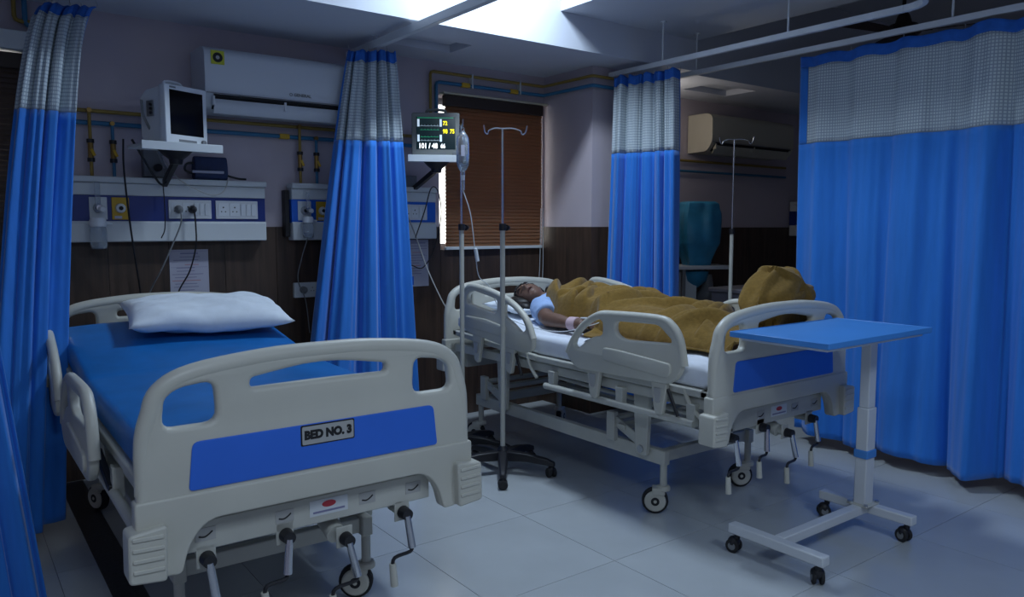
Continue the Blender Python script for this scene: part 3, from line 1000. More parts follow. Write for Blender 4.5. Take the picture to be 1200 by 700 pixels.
gb.tube([(2.90, 3.48, .888), RS, (2.768, 3.41, .864), (2.735, 3.345, .850)], [.085, .073, .070, .066], 16)
gb.tube([(3.06, 3.48, .888), (3.145, 3.465, .87), (3.19, 3.35, .845)], [.08, .07, .058], 16)
gm = remeshed(gb, 'gown', GOWN, .0075, 3)
for v in gm.vertices:
    n_ = MN.noise(v.co * 14) * .006 + MN.noise(v.co * 34) * .003
    v.co += v.normal * n_
link(bpy.data.objects.new('gown', gm), person)
MB().tube([(2.875, 3.50, .948), (2.91, 3.535, .962), (2.955, 3.53, .972), (3.0, 3.50, .985), (3.03, 3.44, .99)], .011, 8, 4).build('gown_trim', GOWN_TRIM, person)
# hair cap + spread hair on the pillow
hv, hf = [], []
idx = {}
hn = 64
for j in range(41):
    for k in range(hn):
        th, ph = 2 * PI * k / hn, PI * min(max(j / 40, .004), .996)
        p = head_point(th, ph, 1.075)
        p += p.normalized() * (.006 * MN.noise(p * 60) + .004)
        hv.append(HM @ p)
        idx[(j, k)] = len(hv) - 1
        front = p.y > .040 and p.z < .066 + .012 * math.cos(p.x * 40)
        low = p.z < -.055
        side = p.y > .006 and p.z < .02
        idx[(j, k, 'ok')] = not (front or low or side)
for j in range(40):
    for k in range(hn):
        q = [(j, k), (j, (k + 1) % hn), (j + 1, (k + 1) % hn), (j + 1, k)]
        if all(idx[a + ('ok',)] for a in q):
            hf.append(tuple(idx[a] for a in q))
hair = MB().add(hv, hf).build('hair', HAIR, person)
md = hair.modifiers.new('t', 'SOLIDIFY'); md.thickness = .012; md.offset = -1
hs = MB()
for k in range(40):
    a = random.uniform(-.075, .065)
    st = HM @ Vector((a, -.075 + random.uniform(-.01, .02), random.uniform(-.04, .09)))
    sp = random.uniform(-.17, -.03)
    en = Vector((st.x + sp, st.y + random.uniform(-.10, .07), .868 + random.uniform(-.012, .008)))
    hs.tube([st, (st + en) / 2 + Vector((0, 0, .012)), en], [.016, .018, .017, .017, .016, .015, .013, .010, .003], 6, 4)
hs.sphere((HC.x - .05, HC.y + .035, .885), (.085, .10, .045), 16, 10)
hs.sphere((HC.x - .085, HC.y - .02, .872), (.05, .08, .030), 14, 8)
hs.build('spread_hair', HAIR, person)
for s in (-1, 1):
    MB().tube([HM @ Vector((s * .016, .090, .024)), HM @ Vector((s * .034, .086, .030)), HM @ Vector((s * .05, .072, .024))], [.003, .004, .004, .004, .0035, .003, .002], 6, 3).build('eyebrow', HAIR, person)
    MB().tube([HM @ Vector((s * .018, .083, .004)), HM @ Vector((s * .031, .0845, .0015)), HM @ Vector((s * .044, .075, .004))], .0016, 6, 3).build('eyelash', HAIR, person)
MB().tube([HM @ Vector((-.021, .083, -.053)), HM @ Vector((0, .096, -.051)), HM @ Vector((.021, .083, -.053))], [.002, .004, .005, .0055, .005, .004, .002], 6, 3).build('lips', LIP, person)
MB().tube([(2.70, 3.10, .833), (2.702, 3.04, .835)], .037, 14).build('hand_dressing', BANDAGE, person, bevel=.004)
cann = MB().tube([(2.706, 3.02, .868), (2.72, 2.95, .872), (2.75, 2.88, .868)], .0055, 8, 4).build('cannula', ABS_WHITE, person)

# ------------------------------------------------------------------ blankets
MTOP = .664 + MTH


def lump(t, w):
    return math.sqrt(max(0.0, 1 - (t / w) ** 2)) if abs(t) < w else 0.0


def blanket_height(x, y):
    u = x - 3.0
    v = y - 2.0
    base = MTOP + .018 * (1 - (u / .45) ** 2 if abs(u) < .45 else 0)
    if v > HINGE:
        base += math.tan(math.radians(3.5)) * (v - HINGE)
    # trunk and legs
    k = min(max((v - .80) / .25, 0), 1); k = k * k * (3 - 2 * k)
    trunk = .180 * lump(u - .01, .34) ** .75
    legs = max(.155 * lump(u - .10, .18), .165 * lump(u + .10, .18), .12 * lump(u, .25))
    g = min(max((v - .05) / .75, 0), 1)
    legs *= .50 + .38 * g * g * (3 - 2 * g)
    h = trunk * k + legs * (1 - k)
    arm = .125 * lump(u - .20, .16) if v > .9 else 0
    return base + max(h, arm)


def ridge(p, f):
    return 1 - abs(MN.noise(p * f)) * 2


frnd = random.Random(17)
FOLDS = []          # (x, y, angle, half length, width, height)
for k in range(17):
    FOLDS.append((frnd.uniform(2.60, 3.35), frnd.uniform(2.12, 3.10), frnd.gauss(2.35, .45), frnd.uniform(.16, .36), frnd.uniform(.014, .024), frnd.uniform(.045, .080)))
for k in range(11):
    FOLDS.append((frnd.uniform(2.76, 3.25), frnd.uniform(3.12, 3.42), frnd.gauss(.6, .6), frnd.uniform(.10, .22), frnd.uniform(.016, .026), frnd.uniform(.035, .060)))


def fold_height(x, y):
    wx_, wy_ = .03 * MN.noise(Vector((x * 5, y * 5, 1))), .03 * MN.noise(Vector((x * 5, y * 5, 7)))
    x += wx_; y += wy_
    tot = 0
    for fx, fy, a, hl, w, h in FOLDS:
        dx, dy = x - fx, y - fy
        if abs(dx) > .4 or abs(dy) > .4:
            continue
        c, s_ = math.cos(a), math.sin(a)
        l, q = dx * c + dy * s_, -dx * s_ + dy * c
        q /= w * (2.4 if q > 0 else .6)
        e = (l / hl) ** 2
        if e < 4 and abs(q) < 3:
            tot = max(tot, h * math.exp(-q * q - e))
    return tot


nx, ny = 190, 280
vs, fs = [], []
for j in range(ny + 1):
    q = j / ny
    for i in range(nx + 1):
        p = i / nx
        y = 2.06 + (3.44 - 2.06) * q
        xn = 2.60 + .012 * math.sin(y * 17) + .02 * MN.noise(Vector((y * 4, 1.3, 0)))
        if y > 2.88:
            t = min((y - 2.88) / .12, 1); xn += (2.752 - 2.60) * t * t * (3 - 2 * t) + .03 * max(0, (y - 3.3) / .16)
        if y < 2.42:
            t = min((2.42 - y) / .2, 1); xn += .10 * t * t * (3 - 2 * t)
        xf = 3.45 + .03 * math.sin(y * 9)
        x = xn + (xf - xn) * p
        y2 = y + (.05 * math.sin(x * 9) + .04 * (x - 3.0)) * q * q + .03 * MN.noise(Vector((x * 6, 0, 4))) * q
        z = blanket_height(x, y2)
        edge = min(min(p, 1 - p) * 9, 1)
        z += fold_height(x, y2) * (.45 + .55 * edge) + .012 * MN.noise(Vector((x * 4, y2 * 4, 3))) + .0015 * MN.noise(Vector((x * 40, y2 * 40, 3)))
        if edge < 1:
            z = max(z, MTOP + .022)
        if y > 2.86:        # tucked down between trunk and arm
            k_ = min(p / .085, 1); k_ = k_ * k_ * (3 - 2 * k_); m_ = min((y - 2.86) / .1, 1)
            low_ = MTOP + .03 + max(0, y - 2 - HINGE) * .06
            z = z * (1 - m_ * (1 - k_)) + low_ * m_ * (1 - k_)
        vs.append((x, y2, max(z, MTOP + .018) + .006))
for j in range(ny):
    for i in range(nx):
        a = j * (nx + 1) + i
        fs.append((a, a + 1, a + nx + 2, a + nx + 1))
bl = MB().add(vs, fs).build('blanket', BROWN_BLANKET)
sd = bl.modifiers.new('t', 'SOLIDIFY'); sd.thickness = .008; sd.offset = 1
tag(bl, 'mustard brown wool blanket draped over the sleeping person', 'blanket')

# crumpled heap against the foot board
hv, hf = [], []
nu, nv = 120, 80
HFOLDS = [(Vector(a).normalized(), c, w, h) for a, c, w, h in (((.55, .1, .8), .55, .07, .030), ((.3, -.2, 1), .78, .05, .026), ((.8, -.1, .5), .62, .06, .028), ((1, .2, -.3), .35, .05, .020), ((-.7, -.3, .6), .60, .10, .022), ((.2, -1, .3), .3, .08, .018), ((.5, -.6, -.5), .4, .06, .022))]
for j in range(nv + 1):
    ph = PI * min(max(j / nv, .004), .996)
    for k in range(nu):
        th = 2 * PI * k / nu
        d = Vector((math.sin(ph) * math.cos(th), math.sin(ph) * math.sin(th), -math.cos(ph)))
        e = 2.6
        nrm = (abs(d.x) ** e + abs(d.y) ** e + abs(d.z) ** e) ** (-1 / e)
        p = Vector((d.x * .195, d.y * .105, d.z * .180)) * nrm
        top = max(0, p.z / .18)
        p.x += .05 * top + .06 * max(0, p.x / .195) * top
        p.z -= .05 * max(0, p.x / .195) ** 1.5 * max(0, top) + .035 * max(0, -p.x / .195) ** 2 * top
        n_ = 0
        for (ax_, c_, w_, h_) in HFOLDS:
            qq = d.dot(ax_) - c_ + .10 * MN.noise(d * 1.8 + ax_ * 3)
            qq /= w_ * (2.6 if qq > 0 else .6)
            n_ = max(n_, 1.45 * h_ * math.exp(-qq * qq))
        n_ += .012 * MN.noise(d * 2.2 + Vector((4, 1, 2)))
        p += Vector((d.x, d.y * .6, d.z)) * (n_ - .012)
        p.z = max(p.z, -.16)
        hv.append((3.165 + p.x, 2.168 + p.y, .965 + p.z))
for j in range(nv):
    for k in range(nu):
        hf.append((j * nu + k, j * nu + (k + 1) % nu, (j + 1) * nu + (k + 1) % nu, (j + 1) * nu + k))
hf += [tuple(reversed(range(nu))), tuple(range(nv * nu, (nv + 1) * nu))]
hp = MB().add(hv, hf).build('blanket', BROWN_BLANKET)
tag(hp, 'crumpled brown blanket heaped high against the foot board', 'blanket')

# ------------------------------------------------------------------ curtains and rails
ZR = 2.42       # rail height


def rail(label, pts, r=.017, hang=()):
    t = thing('curtain_rail', label, 'rail', (pts[0][0], pts[0][1], ZR), 0, 'ceiling curtain rails')
    o = Vector((pts[0][0], pts[0][1], ZR))
    tk = MB()
    for a, b in zip(pts, pts[1:]):
        tk.beam(Vector((a[0], a[1], ZR)) - o, Vector((b[0], b[1], ZR)) - o, r * 1.5, r * 2)
    tk.build('track', WHITE_ENAMEL, t, bevel=.003)
    for (x, y, zt) in hang:
        h = MB().cyl(Vector((x, y, ZR)) - o, Vector((x, y, zt)) - o, .006, n=10).build('hanger_rod', WHITE_ENAMEL, t)
        MB().cyl(Vector((x, y, zt - .008)) - o, Vector((x, y, zt)) - o, .022, n=14).build('hanger_plate', WHITE_ENAMEL, h)
    return t


arc = [(3.88 - .16 + .16 * math.cos(a), 1.97 + .0 - .16 * math.sin(a)) for a in [PI / 2 * k / 8 for k in range(9)]]
rail('white curtain rail bending round above the sleeping person', [(3.88, COLY - .01)] + arc + [(3.2, 1.81), (2.25, 1.81)],
     hang=((3.88, 2.62, ZC), (3.5, 1.81, ZC), (3.88, 3.55, ZC)))
rail('straight white curtain rail carrying the wide right curtain', [(4.30, COLY - .01), (4.30, -1.2)], hang=((4.30, 3.62, ZC), (4.30, 1.93, ZC), (4.30, 0.2, ZC)))
rail('white curtain rail running out between the two beds', [(2.13, 4.58), (2.13, 1.2)], .023, hang=((2.13, 4.2, ZS), (2.13, 1.6, ZC)))
rail('white curtain rail left of the empty bed', [(0.50, 4.58), (0.50, 1.0)], hang=((0.5, 4.3, ZS), (0.5, 1.3, ZC)))


def interp(path, s):
    """arc-length interpolation along a 2-D path"""
    L = [0]
    for a, b in zip(path, path[1:]):
        L.append(L[-1] + math.hypot(b[0] - a[0], b[1] - a[1]))
    d = s * L[-1]
    for i in range(len(path) - 1):
        if d <= L[i + 1] or i == len(path) - 2:
            t = (d - L[i]) / max(L[i + 1] - L[i], 1e-6)
            return Vector((path[i][0] + (path[i + 1][0] - path[i][0]) * t, path[i][1] + (path[i + 1][1] - path[i][1]) * t))


def curtain(label, top, bot, folds, at, ab, z0, z1=2.385, split=1.855, seed=0, ease=1.0, mid=None, hem_wave=.0, cloth=None, edges=(True, True)):
    rnd = random.Random(seed)
    root = thing('privacy_curtain', label, 'curtain', (bot[0][0], bot[0][1], z0), 0, 'blue hospital privacy curtains')
    base = Vector((bot[0][0], bot[0][1], z0))
    ph = rnd.uniform(0, 6)
    jit = [rnd.uniform(-.42, .42) for _ in range(folds * 2 + 3)]
    amps = [rnd.uniform(.45, 1.35) for _ in range(folds * 2 + 3)]
    nc = folds * 26
    wid = cloth or 2.2

    def pos(s, z):
        t = (z1 - z) / (z1 - z0)
        te = t ** ease
        a, b = interp(top, s), interp(bot, s)
        p = a.lerp(b, te)
        if mid:
            p += Vector(mid) * math.sin(PI * min(t, 1))
        d = .02
        n1 = interp(top, min(s + d, 1)).lerp(interp(bot, min(s + d, 1)), te) - interp(top, max(s - d, 0)).lerp(interp(bot, max(s - d, 0)), te)
        n = Vector((-n1.y, n1.x)); n = n / max(n.length, 1e-6)
        fi = s * folds
        i0 = int(fi); fr = fi - i0
        j = jit[i0] * (1 - fr) + jit[i0 + 1] * fr
        am = (amps[i0] * (1 - fr) + amps[i0 + 1] * fr) * (at + (ab - at) * te)
        x = 2 * PI * (fi + j * (.4 + .6 * t)) + ph
        w = math.sin(x) + .34 * math.sin(1.7 * x + 1.1 + 1.5 * t) + .20 * math.sin(2.9 * x + 2 + 3 * t) + .10 * math.sin(5.3 * x + ph + 2 * t)
        tang = Vector((n.y, -n.x))
        p = p + n * am * w + tang * am * .35 * math.cos(x * 1.0 + .4)
        zz = z
        if t > .97:
            zz += hem_wave * math.sin(x * .5)
        if t < .03:
            zz += -.014 * (0.5 - .5 * math.cos(2 * PI * fi * 1.5))
        return Vector((p.x, p.y, zz)) - base

    def sheet(name, za, zb, rows, m, s0=0.0, s1=1.0, off=0.0):
        cs = max(2, int(nc * (s1 - s0)))
        vs, fs, uv = [], [], []
        for r in range(rows + 1):
            z = za + (zb - za) * r / rows
            for c in range(cs + 1):
                s = s0 + (s1 - s0) * c / cs
                vs.append(pos(s, z)); uv.append((s * wid, z))
        for r in range(rows):
            for c in range(cs):
                a = r * (cs + 1) + c
                fs.append((a, a + 1, a + cs + 2, a + cs + 1))
        me = bpy.data.meshes.new(name)
        me.from_pydata([tuple(v) for v in vs], [], fs)
        ul = me.uv_layers.new(name='UVMap')
        for lp in me.loops:
            ul.data[lp.index].uv = uv[lp.vertex_index]
        me.materials.append(m); me.shade_smooth()
        o = link(bpy.data.objects.new(name, me), root)
        md = o.modifiers.new('t', 'SOLIDIFY'); md.thickness = .0025; md.offset = off
        return o

    sheet('header_band', z1, z1 - .062, 4, CURTAIN_HEM)
    e0 = .022 if edges[0] else 0
    e1 = .022 if edges[1] else 0
    sheet('net_panel', z1 - .062, split, 14, NET, e0, 1 - e1)
    if e0:
        sheet('edge_band', z1 - .062, split, 14, CURTAIN, 0, e0)
    if e1:
        sheet('edge_band', z1 - .062, split, 14, CURTAIN, 1 - e1, 1)
    sheet('drape', split, z0, 44, CURTAIN)
    hk = MB().tube([(0, 0, 0), (.004, 0, .010), (0, 0, .03)], .0022, 6, 3).mesh('hook', STEEL)
    nh = folds + 1
    for k in range(nh):
        o = link(bpy.data.objects.new('hook', hk), root); o.location = pos(k / (nh - 1), z1) + Vector((0, 0, -.002))
    return root


curtain('gathered blue curtain with checked net top left of the empty bed', [(.45, 4.26), (.55, 4.20), (.65, 4.16)], [(.08, 3.62), (.16, 3.56), (.25, 3.62), (.335, 3.74)],
        4, .024, .034, .10, seed=3, cloth=1.4, ease=.58)
curtain('nearest blue curtain hanging at the left edge', [(-.22, 3.05), (-.10, 2.98), (.0, 2.95)], [(-.20, 2.85), (.06, 2.75), (.235, 2.80)], 4, .02, .035, .08, seed=9, cloth=1.4)
curtain('bunched blue curtain hanging between the two beds', [(2.00, 4.28), (2.11, 4.20), (2.24, 4.14)], [(1.66, 4.30), (1.85, 4.20), (2.12, 4.14), (2.40, 4.16)],
        5, .034, .050, .14, seed=12, cloth=1.7, ease=.85)
curtain('bunched blue curtain in front of the pillar beyond the occupied bed', [(3.80, 3.93), (3.88, 3.74), (3.92, 3.46)], [(3.74, 3.93), (3.88, 3.74), (4.06, 3.50)],
        5, .036, .050, .10, seed=21, cloth=1.9)
curtain('wide blue curtain drawn along the right side of the ward', [(4.30, 2.80), (4.30, 1.8), (4.30, .3)], [(4.28, 2.76), (4.22, 1.8), (4.24, .3)],
        8, .026, .060, .07, seed=30, cloth=3.2, hem_wave=.012)

# ------------------------------------------------------------------ overbed table
ot = thing('overbed_table', 'wheeled table with blue top standing at the foot of the occupied bed', 'table', (2.93, 1.73, 0))
TZ = .905
top = MB().bb(-.375, .40, -.215, .215, TZ, TZ + .022).build('table_top', TABLE_BLUE, ot, bevel=.004)
MB().bb(-.377, .402, -.217, -.213, TZ + .002, TZ + .024).bb(-.377, .402, .213, .217, TZ + .002, TZ + .024).bb(-.379, -.375, -.217, .217, TZ + .002, TZ + .024)\
    .bb(.40, .404, -.217, .217, TZ + .002, TZ + .024).build('edge_lip', TABLE_BLUE, top, bevel=.002)
MB().bb(-.34, .38, -.19, .19, TZ - .014, TZ).build('underboard', WHITE_ENAMEL, top, bevel=.003)
MB().bb(-.315, .315, -.022, .022, .085, .125).build('base_bar', WHITE_ENAMEL, ot, bevel=.004)
for s in (-1, 1):
    MB().bb(s * .335 - .024, s * .335 + .024, -.215, .215, .082, .122).build('foot_bar', WHITE_ENAMEL, ot, bevel=.005)
    for q in (-1, 1):
        c = MB().cyl((s * .335, q * .185, .06), (s * .335, q * .185, .083), .012).build('caster', BLACK, ot)
        a = .5 * q + .3 * s
        ax = Vector((math.cos(a), math.sin(a), 0)); fwd = Vector((-ax.y, ax.x, 0))
        wc = Vector((s * .335, q * .185, .029)) + fwd * .014
        for w in (-1, 1):
            MB().cyl(wc + ax * w * .008, wc + ax * w * .022, .029, n=20).build('wheel', RUBBER, c, bevel=.004)
            MB().cyl(wc + ax * w * .022, wc + ax * w * .0235, .016, n=14).build('wheel_disc', GREY_PL, c)
        MB().sphere(tuple(wc + Vector((0, 0, .014))), (.026, .026, .024), 14, 8).build('hood', BLACK, c)
post = MB().bb(.275, .345, -.027, .027, .125, .56).build('post', WHITE_ENAMEL, ot, bevel=.005)
MB().bb(.281, .339, -.022, .022, .56, TZ - .03).build('inner_post', WHITE_ENAMEL, post, bevel=.004)
MB().bb(.270, .350, -.032, .032, .335, .372).build('collar', TABLE_BLUE, post, bevel=.004)
MB().bb(.25, .36, -.05, .05, TZ - .032, TZ - .014).build('top_bracket', GREY_PL, post, bevel=.004)
MB().bb(.255, .365, -.048, .048, .122, .129).build('flange', CREAM_METAL, post, bevel=.003)
for dx in (.263, .357):
    for dy in (-.038, .038):
        MB().cyl((dx, dy, .129), (dx, dy, .137), .010, n=6).build('bolt', STEEL, post)

# ------------------------------------------------------------------ drip stands


def iv_stand(label, x, y, rz, ztop, hooks_rz, full=True, knob_z=1.345):
    t = thing('drip_stand', label, 'drip stand', (x, y, 0), rz, 'drip stands')
    hub = MB().lathe([(.0, .07), (.034, .072), (.036, .11), (.028, .135), (.018, .15), (.0, .152)], n=20).build('hub', BLACK, t)
    for k in range(5):
        a = 2 * PI * k / 5
        d = Vector((math.cos(a), math.sin(a), 0))
        m = MB()
        sd_ = Vector((-d.y, d.x, 0))
        secs = [(.02, .100, .030, .052), (.14, .098, .026, .044), (.25, .083, .020, .034), (.295, .070, .016, .026)]
        vs = []
        for rr, zc, w, h in secs:
            for aa, bb in ((-1, -1), (1, -1), (1, 1), (-1, 1)):
                vs.append(d * rr + sd_ * aa * w * (.8 if bb > 0 else 1) + Vector((0, 0, zc + bb * h / 2)))
        fs = [(0, 1, 2, 3), (15, 14, 13, 12)]
        for q in range(3):
            for e in range(4):
                fs.append((q * 4 + e, (q + 1) * 4 + e, (q + 1) * 4 + (e + 1) % 4, q * 4 + (e + 1) % 4))
        arm = m.add(vs, fs).build('base_arm', BLACK, t, bevel=.006)
        c = d * .275 + Vector((0, 0, .026))
        b = a + 1.1 + k * .7
        ax = Vector((math.cos(b), math.sin(b), 0))
        for s in (-1, 1):
            MB().cyl(c + ax * s * .006, c + ax * s * .024, .026, n=18).build('wheel', RUBBER, arm, bevel=.005)
        MB().sphere(tuple(c + Vector((0, 0, .014))), (.021, .021, .024), 12, 8).build('wheel_hood', BLACK, arm)
    MB().cyl((0, 0, .14), (0, 0, knob_z), .0135, n=16).build('tube', CREAM_METAL, t)
    k = MB().cyl((0, 0, knob_z - .015), (0, 0, knob_z + .022), .019, n=16).build('collar', BLACK, t)
    MB().cyl((.012, 0, knob_z), (.042, 0, knob_z), .008).cyl((.036, 0, knob_z), (.052, 0, knob_z), .017, .014).build('knob', BLACK, k)
    MB().cyl((0, 0, knob_z), (0, 0, ztop), .0058, n=12).build('rod', CHROME, t)
    R = Matrix.Rotation(hooks_rz, 3, 'Z')
    for s in (-1, 1):
        pts = [Vector((v.x * (.75 if s < 0 else 1), v.y, v.z)) for v in [Vector((0, 0, ztop)), Vector((s * .05, 0, ztop + .003)), Vector((s * .095, 0, ztop - .010)), Vector((s * .105, 0, ztop - .028)), Vector((s * .122, 0, ztop - .020)), Vector((s * .132, 0, ztop + .018))]]
        MB().tube([R @ p for p in pts], .0035, 8, 5).build('hook', CHROME, t)
    return t


IV1 = (2.43, 3.345); IV2 = (2.425, 3.74)
iv_stand('drip stand with bare hooks beside the occupied bed', IV1[0], IV1[1], math.radians(18), 1.868, math.radians(-18 - 30))
iv_stand('drip stand with a saline bag standing nearest the bunched curtain', IV2[0], IV2[1], math.radians(18), 1.925, math.radians(-18 - 118))
iv_stand('drip stand standing in the dark far bay', 4.45, 3.40, .4, 1.95, -1.2, knob_z=1.315)

# saline bag
bx, by, bz = IV2[0] + .105 * math.cos(math.radians(-118)), IV2[1] + .105 * math.sin(math.radians(-118)), 1.90
BW = .80
bag = thing('saline_bottle', 'half empty clear saline bottle hanging from the drip stand', 'saline bottle', (bx, by, bz - .25))
bb_ = MB().lathe([(.004, .235), (.012, .228), (.030, .212), (.042, .19), (.045, .15), (.045, .07), (.042, .045), (.028, .02), (.014, .008), (.013, -.012), (.004, -.014)], n=22).xform(Matrix.Diagonal((BW, BW, 1, 1))).build('bottle', CLEAR, bag)
MB().lathe([(.002, .100), (.0425, .100), (.0425, .07), (.0395, .046), (.026, .022), (.010, .012)], n=22).xform(Matrix.Diagonal((BW, BW, 1, 1))).build('saline', FLUID, bb_)
MB().tube([(-.006, 0, .230), (-.010, 0, .245), (0, 0, .254), (.010, 0, .245), (.006, 0, .230)], .0025, 6, 4).build('hanging_loop', CLEAR, bag)
MB().cyl((0, 0, -.012), (0, 0, -.04), .012, .010, 14).build('spike', ABS_WHITE, bag)
MB().cyl((0, 0, -.04), (0, 0, -.095), .0095, n=14).build('drip_chamber', CLEAR, bag)
MB().bb(-.036, -.012, -.039, -.036, .09, .15).build('bottle_label', PAPER, bag)
dt = thing('drip_tube', 'thin clear drip tube running down from the saline bottle', 'tube', (bx, by, bz - .345))
o_ = Vector((bx, by, bz - .345))
path = [Vector(p) - o_ for p in [(bx, by, bz - .345), (bx + .034, by - .024, 1.42), (bx + .058, by - .036, 1.20), (bx + .085, by - .03, 1.07), (2.52, 3.60, 1.01), (2.58, 3.56, .86), (2.62, 3.4, .800), (2.62, 3.1, .795), (2.69, 2.93, .84), (2.75, 2.88, .868)]]
MB().tube(path, .0026, 6, 8).build('tube', PANEL_WHITE, dt)
MB().cyl(path[2] + Vector((0, 0, .03)), path[2] + Vector((.012, -.004, -.045)), .011, n=10).build('roller_clamp', ABS_WHITE, dt, bevel=.002)

# ------------------------------------------------------------------ wall services


def wx(px, y):
    """x of a photo column (near eye level) on the vertical plane at depth y"""
    return y * math.tan(YAW + math.atan((px - 600) / 904.0))


def plug(parent, x, y, z, m):
    p = MB().lathe([(.004, 0), (.021, 0), (.023, -.012), (.019, -.034), (.010, -.046), (.003, -.047)], (x, y, z), 'y', 16).build('plug', m, parent)
    return p


def head_panel(label, x0, x1, band, plates=True, gap=True):
    P_ = thing('bed_head_panel', label, 'wall panel', (x0, YW - WT, 1.27), 0, 'bed head service panels')
    w = x1 - x0
    # profile in (y, z), z from panel bottom
    MB().bb(0, w, -.085, 0, .0, .105).build('lower_channel', PANEL_WHITE, P_, bevel=.006)
    MB().bb(0, w, -.070, 0, .105, .245).build('blue_band', band, P_, bevel=.002)
    MB().bb(0, w, -.078, 0, .245, .310).build('upper_channel', PANEL_WHITE, P_, bevel=.005)
    MB().bb(-.004, w + .004, -.10, 0, .310, .342).build('top_shelf', PANEL_WHITE, P_, bevel=.006)
    MB().bb(0, w, -.079, -.070, .098, .110).build('trim_strip', PANEL_WHITE, P_, bevel=.002)
    return P_


def gas_outlet(P_, x, m, lever):
    o = MB().bb(x - .042, x + .042, -.076, -.070, .118, .235).build('gas_outlet', m, P_, bevel=.004)
    MB().cyl((x, -.076, .178), (x, -.092, .178), .026, .022, 20).build('socket_ring', WHITE_ENAMEL if lever else STEEL, o)
    MB().cyl((x, -.092, .178), (x, -.0935, .178), .011, n=16).build('socket_hole', INK, o)
    if lever:
        MB().bb(x - .03, x + .005, -.078, -.076, .123, .138).build('outlet_sticker', PAPER, o)
    return o


def switch_plate(P_, x0, x1, sockets, switches):
    o = MB().bb(x0, x1, -.078, -.070, .125, .228).build('socket_plate', WHITE_ENAMEL, P_, bevel=.003)
    n = sockets + switches
    w = (x1 - x0 - .02) / (sockets * 1.35 + switches * .65)
    x = x0 + .01
    for k in range(sockets):
        MB().bb(x + .003, x + w * 1.35 - .003, -.0805, -.078, .140, .213).build('socket', ABS_WHITE, o, bevel=.001)
        cx = x + w * .675
        for dx, dz, r in ((0, .014, .0045), (-.011, -.010, .0035), (.011, -.010, .0035)):
            MB().cyl((cx + dx, -.0805, .176 + dz), (cx + dx, -.0812, .176 + dz), r, n=10).build('socket_hole', INK, o)
        x += w * 1.35
    for k in range(switches):
        MB().box((x + w * .325, -.081, .1765), (w * .65 - .006, .006, .066), (.08, 0, 0)).build('switch', ABS_WHITE, o, bevel=.001)
        x += w * .65
    return o


# panel over the empty bed
px0, px1 = .50, 1.555
p1 = head_panel('long white wall panel with navy band above the empty bed', px0, px1, NAVY)
gas_outlet(p1, wx(116, 4.52) - px0, PANEL_WHITE, False)
gas_outlet(p1, wx(142, 4.52) - px0, YELLOW, True)
switch_plate(p1, wx(198, 4.52) - px0, wx(248, 4.52) - px0, 2, 3)
switch_plate(p1, wx(253, 4.52) - px0, wx(302, 4.52) - px0, 2, 3)
px2, px3 = 1.715, 2.72
p2 = head_panel('white wall panel with bright blue band partly behind the bunched curtain', px2, px3, BLUE_BAND)
gas_outlet(p2, wx(357, 4.52) - px2, PANEL_WHITE, False)
gas_outlet(p2, wx(378, 4.52) - px2, YELLOW, True)
switch_plate(p2, wx(470, 4.52) - px2, wx(500, 4.52) - px2, 2, 2)
MB().bb(-.035, -.008, -.055, 0, .02, .30).build('cable_duct', BLACK, p2, bevel=.003)
p3x = wx(931, 4.40)
p3 = head_panel('white wall panel with blue band in the dark far bay', 6.92, 7.7, NAVY)
p3.location = (6.92, YW - WT, 1.26)
switch_plate(p3, .09, .21, 1, 2)


def humidifier(label, x, scale=1.0, messy=False):
    t = thing('oxygen_humidifier', label, 'humidifier', (x, YW - WT - .118, 1.27))
    MB().cyl((0, .026, .178), (0, -.015, .178), .014, n=14).build('inlet', CHROME, t)
    MB().lathe([(.016, 0), (.018, -.012), (.012, -.022), (.004, -.023)], (.012, -.018, .170), 'y', 16).build('valve_knob', WHITE_ENAMEL, t)
    MB().cyl((-.004, -.002, .165), (-.004, -.002, .31), .013, n=14).build('flow_tube', CLEAR, t)
    MB().lathe([(.004, .128), (.034, .126), (.040, .112), (.040, .085), (.036, .080)], (-.01, -.012, 0), 'z', 20).cyl((.02, -.012, .10), (.055, -.02, .095), .007).build('bottle_cap', ABS_WHITE, t)
    MB().lathe([(.035, .082), (.040, .06), (.040, -.02), (.034, -.032), (.003, -.034)], (-.01, -.012, 0), 'z', 22).build('bottle', CLEAR, t)
    MB().lathe([(.034, .002), (.036, -.018), (.030, -.028), (.003, -.029)], (-.01, -.012, 0), 'z', 20).build('water', FLUID, t)
    return t


humidifier('clear oxygen humidifier bottle on the panel above the empty bed', wx(117, 4.47))
h2 = humidifier('small suction bottle with tubing on the panel beside the bunched curtain', wx(362, 4.47))
h2.scale = (.8, .8, .8); h2.location.z = 1.31


def cord(label, pts, r, m, cat='cord', name='power_cord', n=8):
    o = Vector(pts[-1])
    ob = MB().tube([Vector(p) - o for p in pts], r, 6, n).build(name, m)
    ob.location = o
    return tag(ob, label, cat)


